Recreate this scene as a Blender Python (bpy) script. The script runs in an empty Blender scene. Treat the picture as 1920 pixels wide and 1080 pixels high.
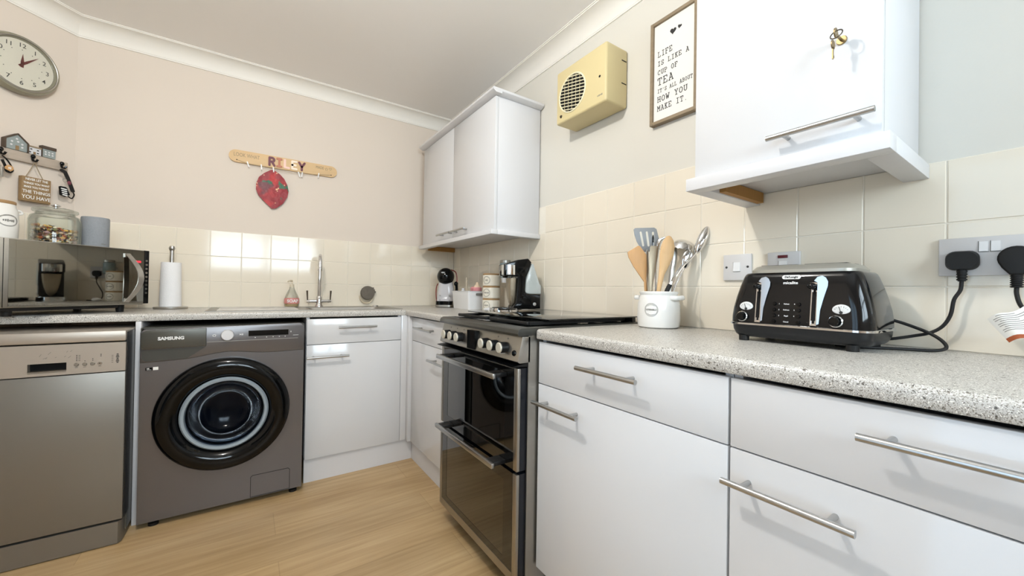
import bpy, bmesh, math, random
from mathutils import Vector, Matrix
random.seed(7)
sc = bpy.context.scene
COL = sc.collection
PI = math.pi

# ------------------------------------------------------------------ camera
cam_d = bpy.data.cameras.new('camera')
cam = bpy.data.objects.new('camera', cam_d)
COL.objects.link(cam)
cam_d.sensor_width = 36.0
cam_d.lens = 13.602
cam_d.clip_start = 0.02
yaw, pitch, roll = math.radians(34.2196), math.radians(0.4322), math.radians(0.8904)
f0 = Vector((math.sin(yaw), math.cos(yaw), 0))
r0 = Vector((math.cos(yaw), -math.sin(yaw), 0))
u0 = Vector((0, 0, 1))
fw = f0 * math.cos(pitch) + u0 * math.sin(pitch)
u1 = u0 * math.cos(pitch) - f0 * math.sin(pitch)
rt = r0 * math.cos(roll) + u1 * math.sin(roll)
up = u1 * math.cos(roll) - r0 * math.sin(roll)
cm = Matrix.Identity(4)
for i in range(3):
    cm[i][0], cm[i][1], cm[i][2] = rt[i], up[i], -fw[i]
cm[0][3], cm[1][3], cm[2][3] = -1.3595, -2.8398, 1.0346
cam.matrix_world = cm
sc.camera = cam

# ------------------------------------------------------------------ light and exposure
sc.view_settings.view_transform = 'Standard'
sc.view_settings.look = 'None'
sc.view_settings.gamma = 1.0
sc.view_settings.use_curve_mapping = False
sc.view_settings.exposure = 0.02

wd = bpy.data.worlds.new('world')
sc.world = wd
wd.use_nodes = True
bg = wd.node_tree.nodes['Background']
bg.inputs[0].default_value = (0.75, 0.87, 1.0, 1)
bg.inputs[1].default_value = 0.7


def lamp(name, kind, loc, energy, color, **kw):
    d = bpy.data.lights.new(name, kind)
    d.energy = energy
    d.color = color
    for k, v in kw.items():
        setattr(d, k, v)
    o = bpy.data.objects.new(name, d)
    o.location = loc
    COL.objects.link(o)
    return o


LAMP_W, WIN_W, DOOR_W = 46.0, 86.0, 26.0
# the kitchen's ceiling lamp (behind and above the camera's view)
lamp('ceiling_lamp_light', 'POINT', (-1.45, -1.92, 2.22), LAMP_W, (1.0, 0.975, 0.925), shadow_soft_size=0.045)
# daylight through the window in the wall behind the camera
w = lamp('window_daylight', 'AREA', (-1.15, -4.42, 1.74), WIN_W, (0.70, 0.84, 1.0), shape='RECTANGLE', size=1.5, size_y=0.92)
w.rotation_euler = (math.radians(90), 0, 0)
# daylight through the glazed door in the left wall
w = lamp('door_daylight', 'AREA', (-3.12, -2.9, 1.1), DOOR_W, (0.50, 0.72, 1.0), shape='RECTANGLE', size=1.3, size_y=2.0)
w.rotation_euler = (math.radians(90), 0, math.radians(-90))


# ------------------------------------------------------------------ materials
def hexc(h):
    h = h.lstrip('#')
    v = [int(h[i:i + 2], 16) / 255 for i in (0, 2, 4)]
    return tuple((x / 12.92 if x <= 0.04045 else ((x + 0.055) / 1.055) ** 2.4) for x in v)


def M(name, col, rough=0.5, metal=0.0, vary=0.04, scale=6.0, bump=0.0, bscale=60.0, coat=0.0, trans=0.0,
      ior=1.45, emit=0.0, stretch=None, spec=None, objrand=0.0, emitcol=None):
    m = bpy.data.materials.new(name)
    m.use_nodes = True
    nt = m.node_tree
    N = nt.nodes
    L = nt.links
    b = N['Principled BSDF']
    c = hexc(col) if isinstance(col, str) else col
    b.inputs['Roughness'].default_value = rough
    b.inputs['Metallic'].default_value = metal
    b.inputs['Coat Weight'].default_value = coat
    b.inputs['Coat Roughness'].default_value = 0.03
    b.inputs['Transmission Weight'].default_value = trans
    b.inputs['IOR'].default_value = ior
    if spec is not None:
        b.inputs['Specular IOR Level'].default_value = spec
    tc = N.new('ShaderNodeTexCoord')
    mp = N.new('ShaderNodeMapping')
    L.new(tc.outputs['Object'], mp.inputs['Vector'])
    if stretch:
        mp.inputs['Scale'].default_value = stretch
    nz = N.new('ShaderNodeTexNoise')
    nz.inputs['Scale'].default_value = scale
    nz.inputs['Detail'].default_value = 4
    L.new(mp.outputs['Vector'], nz.inputs['Vector'])
    mx = N.new('ShaderNodeMix')
    mx.data_type = 'RGBA'
    lo = tuple(max(0, x * (1 - vary)) for x in c)
    hi = tuple(min(1, x * (1 + vary)) for x in c)
    mx.inputs[6].default_value = lo + (1,)
    mx.inputs[7].default_value = hi + (1,)
    L.new(nz.outputs['Fac'], mx.inputs[0])
    src = mx.outputs[2]
    if objrand:
        oi = N.new('ShaderNodeObjectInfo')
        hs = N.new('ShaderNodeHueSaturation')
        mr = N.new('ShaderNodeMapRange')
        mr.inputs[3].default_value = 1 - objrand
        mr.inputs[4].default_value = 1 + objrand
        L.new(oi.outputs['Random'], mr.inputs[0])
        L.new(mr.outputs[0], hs.inputs['Value'])
        L.new(src, hs.inputs['Color'])
        src = hs.outputs[0]
    L.new(src, b.inputs['Base Color'])
    if bump:
        n2 = N.new('ShaderNodeTexNoise')
        n2.inputs['Scale'].default_value = bscale
        n2.inputs['Detail'].default_value = 2
        L.new(mp.outputs['Vector'], n2.inputs['Vector'])
        bp = N.new('ShaderNodeBump')
        bp.inputs['Strength'].default_value = bump
        bp.inputs['Distance'].default_value = 0.002
        L.new(n2.outputs['Fac'], bp.inputs['Height'])
        L.new(bp.outputs[0], b.inputs['Normal'])
    if emit:
        b.inputs['Emission Color'].default_value = (hexc(emitcol) if emitcol else c) + (1,)
        b.inputs['Emission Strength'].default_value = emit
    return m


def G(name, tint, edge=None, rough=0.02, refl=1.0):
    """thin pane: clear transmission with a Fresnel reflection"""
    m = bpy.data.materials.new(name)
    m.use_nodes = True
    N, L = m.node_tree.nodes, m.node_tree.links
    N.remove(N['Principled BSDF'])
    tr = N.new('ShaderNodeBsdfTransparent')
    lw = N.new('ShaderNodeLayerWeight')
    lw.inputs['Blend'].default_value = 0.2
    mc = N.new('ShaderNodeMix')
    mc.data_type = 'RGBA'
    mc.inputs[6].default_value = hexc(tint) + (1,)
    mc.inputs[7].default_value = hexc(edge or tint) + (1,)
    L.new(lw.outputs['Facing'], mc.inputs[0])
    L.new(mc.outputs[2], tr.inputs[0])
    gl = N.new('ShaderNodeBsdfGlossy')
    gl.inputs['Roughness'].default_value = rough
    fr = N.new('ShaderNodeFresnel')
    fr.inputs['IOR'].default_value = 1.5
    ml = N.new('ShaderNodeMath')
    ml.operation = 'MULTIPLY'
    ml.inputs[1].default_value = refl
    L.new(fr.outputs[0], ml.inputs[0])
    mx = N.new('ShaderNodeMixShader')
    L.new(ml.outputs[0], mx.inputs[0])
    L.new(tr.outputs[0], mx.inputs[1])
    L.new(gl.outputs[0], mx.inputs[2])
    L.new(mx.outputs[0], N['Material Output'].inputs['Surface'])
    return m


def worktop_material():
    m = M('speckled_laminate', '#c9c6c0', 0.34, vary=0.05, scale=9)
    nt = m.node_tree
    N, L = nt.nodes, nt.links
    b = N['Principled BSDF']
    base = b.inputs['Base Color'].links[0].from_socket
    tc = N.new('ShaderNodeTexCoord')
    prev = base
    for sc_, lo, hi, col in ((330, 0.60, 0.66, '#f4f1ea'), (410, 0.62, 0.68, '#6f6a63'), (170, 0.66, 0.70, '#5a554f'), (650, 0.56, 0.62, '#8d867b')):
        n = N.new('ShaderNodeTexNoise')
        n.inputs['Scale'].default_value = sc_
        n.inputs['Detail'].default_value = 1
        L.new(tc.outputs['Object'], n.inputs['Vector'])
        r = N.new('ShaderNodeMapRange')
        r.inputs[1].default_value = lo
        r.inputs[2].default_value = hi
        L.new(n.outputs['Fac'], r.inputs[0])
        mx = N.new('ShaderNodeMix')
        mx.data_type = 'RGBA'
        L.new(r.outputs[0], mx.inputs[0])
        L.new(prev, mx.inputs[6])
        mx.inputs[7].default_value = hexc(col) + (1,)
        prev = mx.outputs[2]
    L.new(prev, b.inputs['Base Color'])
    return m


def floor_material():
    m = bpy.data.materials.new('wood_floor')
    m.use_nodes = True
    nt = m.node_tree
    N, L = nt.nodes, nt.links
    b = N['Principled BSDF']
    b.inputs['Roughness'].default_value = 0.36
    tc = N.new('ShaderNodeTexCoord')
    mp = N.new('ShaderNodeMapping')
    mp.inputs['Scale'].default_value = (1.1, 22, 1)
    L.new(tc.outputs['Object'], mp.inputs['Vector'])
    n = N.new('ShaderNodeTexNoise')
    n.inputs['Scale'].default_value = 2.2
    n.inputs['Detail'].default_value = 8
    n.inputs['Distortion'].default_value = 0.6
    L.new(mp.outputs['Vector'], n.inputs['Vector'])
    mp2 = N.new('ShaderNodeMapping')
    mp2.inputs['Scale'].default_value = (0.8, 3.5, 1)
    L.new(tc.outputs['Object'], mp2.inputs['Vector'])
    n2 = N.new('ShaderNodeTexNoise')
    n2.inputs['Scale'].default_value = 1.6
    n2.inputs['Detail'].default_value = 3
    L.new(mp2.outputs['Vector'], n2.inputs['Vector'])
    cr = N.new('ShaderNodeValToRGB')
    cr.color_ramp.elements[0].position = 0.30
    cr.color_ramp.elements[0].color = hexc('#9a7c52') + (1,)
    cr.color_ramp.elements[1].position = 0.68
    cr.color_ramp.elements[1].color = hexc('#c4a980') + (1,)
    ad = N.new('ShaderNodeMath')
    ad.operation = 'MULTIPLY_ADD'
    ad.inputs[1].default_value = 0.5
    L.new(n2.outputs['Fac'], ad.inputs[0])
    hf = N.new('ShaderNodeMath')
    hf.operation = 'MULTIPLY'
    hf.inputs[1].default_value = 0.5
    L.new(n.outputs['Fac'], hf.inputs[0])
    L.new(hf.outputs[0], ad.inputs[2])
    L.new(ad.outputs[0], cr.inputs[0])
    br = N.new('ShaderNodeTexBrick')
    br.inputs['Scale'].default_value = 1.0
    br.inputs['Brick Width'].default_value = 1.25
    br.inputs['Row Height'].default_value = 0.19
    br.inputs['Mortar Size'].default_value = 0.0012
    br.inputs['Color1'].default_value = (0.93, 0.93, 0.93, 1)
    br.inputs['Color2'].default_value = (1.05, 1.04, 1.02, 1)
    br.inputs['Mortar'].default_value = (0.78, 0.76, 0.72, 1)
    L.new(tc.outputs['Object'], br.inputs['Vector'])
    mx = N.new('ShaderNodeMix')
    mx.data_type = 'RGBA'
    mx.blend_type = 'MULTIPLY'
    mx.inputs[0].default_value = 1.0
    L.new(cr.outputs[0], mx.inputs[6])
    L.new(br.outputs['Color'], mx.inputs[7])
    L.new(mx.outputs[2], b.inputs['Base Color'])
    bp = N.new('ShaderNodeBump')
    bp.inputs['Strength'].default_value = 0.12
    bp.inputs['Distance'].default_value = 0.001
    L.new(n.outputs['Fac'], bp.inputs['Height'])
    L.new(bp.outputs[0], b.inputs['Normal'])
    return m


def artwork_material():
    m = bpy.data.materials.new('painted_card')
    m.use_nodes = True
    nt = m.node_tree
    N, L = nt.nodes, nt.links
    b = N['Principled BSDF']
    b.inputs['Roughness'].default_value = 0.42
    b.inputs['Specular IOR Level'].default_value = 0.3
    tc = N.new('ShaderNodeTexCoord')
    mp = N.new('ShaderNodeMapping')
    mp.inputs['Location'].default_value = (4.3, 0, 1.7)
    L.new(tc.outputs['Object'], mp.inputs['Vector'])
    prev = None
    col = hexc('#8a0c18') + (1,)
    for sc_, lo, hi, c2 in ((14, 0.5, 0.66, '#b02322'), (17, 0.59, 0.63, '#1f5a3c'), (11, 0.60, 0.68, '#6d3238'), (30, 0.66, 0.69, '#e8b48c')):
        n = N.new('ShaderNodeTexNoise')
        n.inputs['Scale'].default_value = sc_
        n.inputs['Detail'].default_value = 2
        ml = N.new('ShaderNodeVectorMath')
        ml.operation = 'ADD'
        ml.inputs[1].default_value = (sc_ * 0.37, sc_ * 0.11, 0)
        L.new(mp.outputs[0], ml.inputs[0])
        L.new(ml.outputs[0], n.inputs['Vector'])
        r = N.new('ShaderNodeMapRange')
        r.inputs[1].default_value = lo
        r.inputs[2].default_value = hi
        L.new(n.outputs['Fac'], r.inputs[0])
        mx = N.new('ShaderNodeMix')
        mx.data_type = 'RGBA'
        L.new(r.outputs[0], mx.inputs[0])
        if prev is None:
            mx.inputs[6].default_value = col
        else:
            L.new(prev, mx.inputs[6])
        mx.inputs[7].default_value = hexc(c2) + (1,)
        prev = mx.outputs[2]
    L.new(prev, b.inputs['Base Color'])
    n = N.new('ShaderNodeTexNoise')
    n.inputs['Scale'].default_value = 22
    L.new(tc.outputs['Object'], n.inputs['Vector'])
    bp = N.new('ShaderNodeBump')
    bp.inputs['Strength'].default_value = 0.8
    bp.inputs['Distance'].default_value = 0.006
    L.new(n.outputs['Fac'], bp.inputs['Height'])
    L.new(bp.outputs[0], b.inputs['Normal'])
    return m


def pieces_material():
    m = bpy.data.materials.new('mixed_dried_pieces')
    m.use_nodes = True
    nt = m.node_tree
    N, L = nt.nodes, nt.links
    b = N['Principled BSDF']
    b.inputs['Roughness'].default_value = 0.5
    g = N.new('ShaderNodeNewGeometry')
    cr = N.new('ShaderNodeValToRGB')
    cr.color_ramp.interpolation = 'CONSTANT'
    cols = ['#1b1512', '#d9a86a', '#f0e3c8', '#b5582c', '#7a4a34', '#e7c9a0', '#caa2a0', '#2a2420', '#e0b25c', '#8c8a55']
    e = cr.color_ramp.elements
    e[0].position = 0
    e[0].color = hexc(cols[0]) + (1,)
    e[1].position = 0.1
    e[1].color = hexc(cols[1]) + (1,)
    for i in range(2, 10):
        x = e.new(i / 10)
        x.color = hexc(cols[i]) + (1,)
    L.new(g.outputs['Random Per Island'], cr.inputs[0])
    L.new(cr.outputs[0], b.inputs['Base Color'])
    return m


m_wall = M('cream_wall_paint', '#ddd1c4', 0.75, vary=0.02, scale=3, bump=0.05, bscale=180)
m_wall_lit = M('cream_wall_paint_lit', '#d9d5cb', 0.7, vary=0.02, scale=3, bump=0.05, bscale=180)  # the cream paint again, with the right wall's whiter light in its colour
m_ceil = M('ceiling_paint', '#f7f4f1', 0.85, vary=0.015, scale=2)
m_cove = M('white_coving_paint', '#ece8e0', 0.6, vary=0.01)
m_tile = M('cream_glazed_tile', '#e9dfcd', 0.08, vary=0.02, scale=5, bump=0.06, bscale=14, objrand=0.02)
m_grout = M('pale_grout', '#e9e2d4', 0.8, vary=0.04, scale=40)
m_white = M('white_gloss_laminate', '#d7d7d8', 0.1, vary=0.008, scale=2)
m_whitem = M('white_satin_board', '#d6d5d6', 0.35, vary=0.01, scale=2)
m_wood_raw = M('raw_chipboard', '#a5793f', 0.7, vary=0.2, scale=30, stretch=(1, 8, 1))
m_steel = M('brushed_steel', '#b9b6b0', 0.28, 1.0, vary=0.05, scale=8, bump=0.03, bscale=250, stretch=(1, 1, 12))
m_steel2 = M('dull_stainless', '#a7a39b', 0.36, 1.0, vary=0.05, scale=5, bump=0.02, bscale=200, stretch=(1, 1, 10))
m_sink = M('sink_steel', '#9f9c96', 0.5, 1.0, vary=0.05, scale=12)
m_chrome = M('chrome', '#dcdcdc', 0.06, 1.0, vary=0.01)
m_handle = M('satin_nickel', '#b6b6b5', 0.3, 1.0, vary=0.03, scale=20)
m_graph = M('graphite_painted_metal', '#716e6e', 0.33, 0.75, vary=0.03, scale=4)
m_graph2 = M('graphite_plastic', '#56554f', 0.35, 0.5, vary=0.03, scale=4)
m_dish = M('grey_dishwasher_enamel', '#85817a', 0.38, 0.65, vary=0.03, scale=4)
m_dish2 = M('champagne_control_fascia', '#b6ada2', 0.4, 0.6, vary=0.04, scale=5)
m_black = M('black_gloss', '#060708', 0.07, vary=0.1, spec=0.35)
m_cap = M('pale_satin_metal', '#d8d2c2', 0.4, 0.5, vary=0.08, scale=90)
m_blackm = M('black_satin_plastic', '#101011', 0.4, vary=0.1)
m_rubber = M('black_rubber', '#0c0c0c', 0.6, vary=0.1)
m_navy = M('dark_blue_black_enamel', '#10131a', 0.25, vary=0.1)
m_glassd = M('dark_oven_glass', '#0b0b0b', 0.04, vary=0.1, coat=0.5)
m_mirror = M('mirrored_dark_glass', '#8f8d86', 0.02, 1.0, vary=0.02)
m_pane = G('window_glass', '#fbfbf8')
m_glass = G('clear_glass', '#fafcfb', '#e8eeea', refl=0.55)
m_lidglass = G('smoked_glass_lid', '#9aa5a4', '#39423f', refl=1.8)
m_washglass = G('washer_door_glass', '#c3cad4', '#7b848e', rough=0.1, refl=0.22)
m_drum = M('perforated_drum', '#3c3f46', 0.5, 1.0, vary=0.3, scale=70)
m_gasket = M('grey_door_gasket', '#8d98a0', 0.45, vary=0.05)
m_ceramic = M('white_glazed_ceramic', '#e8e6e1', 0.12, vary=0.01)
m_cream = M('cream_enamel_tin', '#ded8c9', 0.3, vary=0.02)
m_plastic = M('white_plastic', '#e4e3e2', 0.35, vary=0.01)
m_socket = M('grey_white_socket_plastic', '#cfccca', 0.35, vary=0.01)
m_ivory = M('aged_ivory_plastic', '#d3c394', 0.42, vary=0.04, scale=5)
m_ivory2 = M('pale_grille_bars', '#ece3c3', 0.4, vary=0.02)
m_void = M('dark_void', '#050505', 0.9, vary=0.1)
m_ink = M('black_print', '#2e2e2e', 0.7, vary=0.05)
m_inkgrey = M('grey_print', '#77756f', 0.7, vary=0.05)
m_inkwhite = M('white_print', '#e8e8e6', 0.5, vary=0.02)
m_paper = M('white_paper', '#f0eee8', 0.8, vary=0.02, scale=20)
m_tissue = M('kitchen_paper', '#efeeee', 0.9, vary=0.02, scale=60, bump=0.5, bscale=160)
m_frame = M('weathered_oak_frame', '#8f7e66', 0.6, vary=0.2, scale=14, stretch=(1, 1, 6))
m_board = M('pale_birch_ply', '#d9b98c', 0.55, vary=0.06, scale=8, stretch=(1, 1, 8))
m_plaque = M('tan_wood_block', '#8f7450', 0.6, vary=0.12, scale=12, stretch=(1, 6, 6))
m_whitewash = M('whitewashed_wood', '#b5a798', 0.7, vary=0.14, scale=14, stretch=(1, 1, 10))
m_brownwood = M('dark_brown_wood', '#4d3f33', 0.6, vary=0.15, scale=16)
m_bluehouse = M('blue_grey_paint', '#929a98', 0.7, vary=0.06, scale=20)
m_beech = M('beech_wood', '#c79a68', 0.5, vary=0.1, scale=16, stretch=(6, 6, 1))
m_beech2 = M('pale_beech_wood', '#d3ae7f', 0.5, vary=0.08, scale=16, stretch=(6, 6, 1))
m_lidwood = M('bamboo_lid', '#a5835a', 0.5, vary=0.1, scale=20)
m_hob = M('dark_hob_enamel', '#42413c', 0.3, 0.4, vary=0.03)
m_fin = M('satin_chrome', '#b4b5b8', 0.16, 1.0, vary=0.02)
m_dial = M('silver_dial', '#dcdcde', 0.3, 0.45, vary=0.25, scale=3)
m_tong = M('warm_brushed_steel', '#a0937e', 0.42, 0.7, vary=0.06, scale=10)
m_grip = M('dark_grip_plastic', '#4a4944', 0.4, 0.4, vary=0.04)
m_maroon = M('plum_paint', '#6d3442', 0.5, vary=0.04)
m_copper = M('dusty_copper_paint', '#b9765a', 0.5, vary=0.04)
m_peach = M('peach_paint', '#f4cfc2', 0.5, vary=0.03)
m_ltpeach = M('pale_peach_paint', '#f8e6d2', 0.5, vary=0.03)
m_string = M('jute_string', '#9c8b70', 0.9, vary=0.1, scale=90)
m_clockgrey = M('grey_clock_case', '#8f8b78', 0.32, 0.2, vary=0.03)
m_clockface = M('clock_face_paper', '#f2ebe2', 0.6, vary=0.01)
m_red = M('dark_red_paint', '#6d1f1c', 0.5, vary=0.05)
m_ledred = M('red_display_digits', '#ff2030', 0.5, emit=4.0)
m_neon = M('red_neon_indicator', '#5c1420', 0.25, vary=0.05)
m_fabric = M('grey_speaker_fabric', '#8b8f94', 0.9, vary=0.12, scale=140, bump=0.4, bscale=300)
m_sponge = M('grey_sponge', '#6e675d', 0.95, vary=0.2, scale=60, bump=1.0, bscale=160)
m_frost = M('frosted_plastic', '#efe3cc', 0.35, vary=0.02, trans=0.5)
m_pinkliq = M('pink_label', '#cf8680', 0.3, vary=0.08)
m_soapliq = M('pale_soap', '#ead3a8', 0.1, vary=0.02, trans=0.6)
m_pink = M('pink_plastic', '#ee9fa5', 0.35, vary=0.02)
m_teat = M('cream_silicone', '#f0d7bb', 0.3, vary=0.02)
m_greymetal = M('grey_silicone_turner', '#93989c', 0.35, vary=0.04)
m_tank = M('clear_water_tank', '#ccd2cf', 0.12, vary=0.02, trans=0.3)
m_jarblue = M('grey_blue_wax_jar', '#9fb0b0', 0.2, vary=0.08, scale=18)
m_brass = M('aged_brass', '#96835f', 0.42, 1.0, vary=0.1, scale=60)
m_bronze = M('dark_bronze', '#5a5045', 0.35, 1.0, vary=0.1)
m_coffee_w = M('light_grey_gloss_plastic', '#c6c4c6', 0.15, vary=0.01)
m_redline = M('dark_red_plastic', '#7a2320', 0.3, vary=0.05)
m_tagrust = M('rust_printed_band', '#a4552f', 0.6, vary=0.05)
m_toaster = M('black_lacquered_metal', '#0b0c0e', 0.09, 0.0, vary=0.05, spec=0.45)
m_toastbase = M('dark_toaster_base', '#15171a', 0.3, vary=0.05)
m_deck = M('grey_steel_deck', '#b3b1a8', 0.4, 0.6, vary=0.04)
m_gauge = M('gauge_dial', '#d8d8d6', 0.3, vary=0.01)
m_work = worktop_material()
m_floor = floor_material()
m_art = artwork_material()
m_pieces = pieces_material()


# ------------------------------------------------------------------ mesh builder
class MB:
    def __init__(s):
        s.bm = bmesh.new()

    def _bev(s, geom_edges, w, seg):
        if w > 0:
            bmesh.ops.bevel(s.bm, geom=geom_edges, offset=w, segments=seg, profile=0.5, affect='EDGES', clamp_overlap=True)

    def box(s, x0, x1, y0, y1, z0, z1, bev=0.0, seg=2):
        if x0 > x1: x0, x1 = x1, x0
        if y0 > y1: y0, y1 = y1, y0
        if z0 > z1: z0, z1 = z1, z0
        b = s.bm
        v = [b.verts.new(p) for p in ((x0, y0, z0), (x1, y0, z0), (x1, y1, z0), (x0, y1, z0), (x0, y0, z1), (x1, y0, z1), (x1, y1, z1), (x0, y1, z1))]
        fs = [b.faces.new([v[i] for i in q]) for q in ((3, 2, 1, 0), (4, 5, 6, 7), (0, 1, 5, 4), (1, 2, 6, 5), (2, 3, 7, 6), (3, 0, 4, 7))]
        if bev:
            s._bev(list({e for f in fs for e in f.edges}), bev, seg)
        return s

    def prism(s, poly, a0, a1, axis='y', bev=0.0, seg=2):
        """poly in the plane across axis: 'y' -> (x,z), 'x' -> (y,z), 'z' -> (x,y)"""
        b = s.bm

        def P(p, a):
            return {'y': (p[0], a, p[1]), 'x': (a, p[0], p[1]), 'z': (p[0], p[1], a)}[axis]
        A = [b.verts.new(P(p, a0)) for p in poly]
        B = [b.verts.new(P(p, a1)) for p in poly]
        n = len(poly)
        fs = [b.faces.new(A), b.faces.new(B[::-1])]
        for i in range(n):
            fs.append(b.faces.new((A[(i + 1) % n], A[i], B[i], B[(i + 1) % n])))
        bmesh.ops.recalc_face_normals(b, faces=fs)
        if bev:
            s._bev(list(fs[0].edges) + list(fs[1].edges), bev, seg)
        return s

    def cyl(s, p0, p1, r0, r1=None, n=20, cap=True):
        r1 = r0 if r1 is None else r1
        p0, p1 = Vector(p0), Vector(p1)
        d = (p1 - p0).normalized()
        t = Vector((0, 0, 1)) if abs(d.z) < 0.9 else Vector((1, 0, 0))
        a = d.cross(t).normalized()
        c = d.cross(a)
        b = s.bm
        A = [b.verts.new(p0 + (a * math.cos(2 * PI * i / n) + c * math.sin(2 * PI * i / n)) * r0) for i in range(n)]
        B = [b.verts.new(p1 + (a * math.cos(2 * PI * i / n) + c * math.sin(2 * PI * i / n)) * r1) for i in range(n)]
        fs = [b.faces.new((A[i], A[(i + 1) % n], B[(i + 1) % n], B[i])) for i in range(n)]
        if cap:
            fs += [b.faces.new(A[::-1]), b.faces.new(B)]
        bmesh.ops.recalc_face_normals(b, faces=fs)
        return s

    def lathe(s, prof, c=(0, 0, 0), axis='z', n=32, sx=1.0, sy=1.0):
        """prof: (radius, height along axis)"""
        b = s.bm
        rings = []

        def P(r, h, a):
            u, v = r * math.cos(a) * sx, r * math.sin(a) * sy
            q = {'z': (u, v, h), 'y': (u, h, v), 'x': (h, u, v)}[axis]
            return (c[0] + q[0], c[1] + q[1], c[2] + q[2])
        for r, h in prof:
            if r < 1e-6:
                rings.append([b.verts.new(P(0, h, 0))])
            else:
                rings.append([b.verts.new(P(r, h, 2 * PI * i / n)) for i in range(n)])
        fs = []
        for A, B in zip(rings, rings[1:]):
            for i in range(n):
                j = (i + 1) % n
                if len(A) == 1 and len(B) == 1:
                    continue
                if len(A) == 1:
                    fs.append(b.faces.new((A[0], B[i], B[j])))
                elif len(B) == 1:
                    fs.append(b.faces.new((A[i], A[j], B[0])))
                else:
                    fs.append(b.faces.new((A[i], A[j], B[j], B[i])))
        bmesh.ops.recalc_face_normals(b, faces=fs)
        return s

    def tube(s, pts, r, n=10, smooth=6, closed=False, flat=1.0):
        P = [Vector(p) for p in pts]
        rr = r if isinstance(r, (list, tuple)) else [r] * len(P)
        Q, R = [], []
        m = len(P)
        last = m if closed else m - 1
        for i in range(last):
            p1, p2 = P[i], P[(i + 1) % m]
            p0 = P[(i - 1) % m] if (closed or i > 0) else p1 * 2 - p2
            p3 = P[(i + 2) % m] if (closed or i + 2 < m) else p2 * 2 - p1
            k = smooth if m > 2 else 1
            for j in range(k):
                t = j / k
                Q.append(0.5 * ((2 * p1) + (p2 - p0) * t + (2 * p0 - 5 * p1 + 4 * p2 - p3) * t * t + (3 * p1 - p0 - 3 * p2 + p3) * t ** 3))
                R.append(rr[i] * (1 - t) + rr[(i + 1) % m] * t)
        if not closed:
            Q.append(P[-1])
            R.append(rr[-1])
        b = s.bm
        rings = []
        prev = None
        for i, q in enumerate(Q):
            if closed:
                d = (Q[(i + 1) % len(Q)] - Q[i - 1]).normalized()
            else:
                d = (Q[min(i + 1, len(Q) - 1)] - Q[max(i - 1, 0)]).normalized()
            if prev is None:
                t = Vector((0, 0, 1)) if abs(d.z) < 0.9 else Vector((0, 1, 0))
                a = d.cross(t).normalized()
            else:
                a = (prev - d * prev.dot(d)).normalized()
            prev = a
            c = d.cross(a)
            rings.append([b.verts.new(q + (a * math.cos(2 * PI * k / n) + c * math.sin(2 * PI * k / n) * flat) * R[i]) for k in range(n)])
        fs = []
        pairs = list(zip(rings, rings[1:]))
        if closed:
            pairs.append((rings[-1], rings[0]))
        for A, B in pairs:
            for k in range(n):
                fs.append(b.faces.new((A[k], A[(k + 1) % n], B[(k + 1) % n], B[k])))
        if not closed:
            fs += [b.faces.new(rings[0][::-1]), b.faces.new(rings[-1])]
        bmesh.ops.recalc_face_normals(b, faces=fs)
        return s

    def loft(s, loops):
        """closed loops of equal length, capped"""
        b = s.bm
        R = [[b.verts.new(p) for p in lp] for lp in loops]
        n = len(R[0])
        fs = []
        for A, B in zip(R, R[1:]):
            for k in range(n):
                fs.append(b.faces.new((A[k], A[(k + 1) % n], B[(k + 1) % n], B[k])))
        fs += [b.faces.new(R[0][::-1]), b.faces.new(R[-1])]
        bmesh.ops.recalc_face_normals(b, faces=fs)
        return s

    def grid(s, xs, ys, lo, hi, skip=(), axis='z'):
        """plate of cells with openings left out; axis = thickness direction"""
        b = s.bm
        V = {}

        def vert(i, j, k):
            key = (i, j, k)
            if key not in V:
                a, c, t = xs[i], ys[j], (lo, hi)[k]
                V[key] = b.verts.new({'z': (a, c, t), 'y': (a, t, c), 'x': (t, a, c)}[axis])
            return V[key]
        nx, ny = len(xs) - 1, len(ys) - 1
        on = lambda i, j: 0 <= i < nx and 0 <= j < ny and (i, j) not in skip
        fs = []
        for i in range(nx):
            for j in range(ny):
                if not on(i, j):
                    continue
                fs.append(b.faces.new([vert(i, j, 1), vert(i + 1, j, 1), vert(i + 1, j + 1, 1), vert(i, j + 1, 1)]))
                fs.append(b.faces.new([vert(i, j, 0), vert(i, j + 1, 0), vert(i + 1, j + 1, 0), vert(i + 1, j, 0)]))
                for (di, dj, q) in ((-1, 0, ((i, j), (i, j + 1))), (1, 0, ((i + 1, j), (i + 1, j + 1))), (0, -1, ((i, j), (i + 1, j))), (0, 1, ((i, j + 1), (i + 1, j + 1)))):
                    if not on(i + di, j + dj):
                        (a, c), (d, e) = q
                        fs.append(b.faces.new([vert(a, c, 0), vert(d, e, 0), vert(d, e, 1), vert(a, c, 1)]))
        bmesh.ops.recalc_face_normals(b, faces=fs)
        return s

    def sphere(s, c, r, sx=1, sy=1, sz=1, u=20, v=12, rot=None):
        m = Matrix.Translation(c) @ (rot or Matrix.Identity(4)) @ Matrix.Diagonal((r * sx, r * sy, r * sz, 1))
        bmesh.ops.create_uvsphere(s.bm, u_segments=u, v_segments=v, radius=1.0, matrix=m)
        return s

    def text(s, txt, size, x, z, y, depth=0.0004, fat=0.0, align='CENTER', sx=1.0, ang=0.0, shear=0.0):
        cu = bpy.data.curves.new('t', 'FONT')
        cu.body = txt
        cu.size = size
        cu.align_x = align
        cu.align_y = 'CENTER'
        cu.extrude = depth
        cu.offset = fat
        cu.shear = shear
        cu.resolution_u = 3
        ob = bpy.data.objects.new('t', cu)
        COL.objects.link(ob)
        dg = bpy.context.evaluated_depsgraph_get()
        dg.update()
        me = bpy.data.meshes.new_from_object(ob.evaluated_get(dg))
        ca, sa = math.cos(ang), math.sin(ang)
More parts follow.
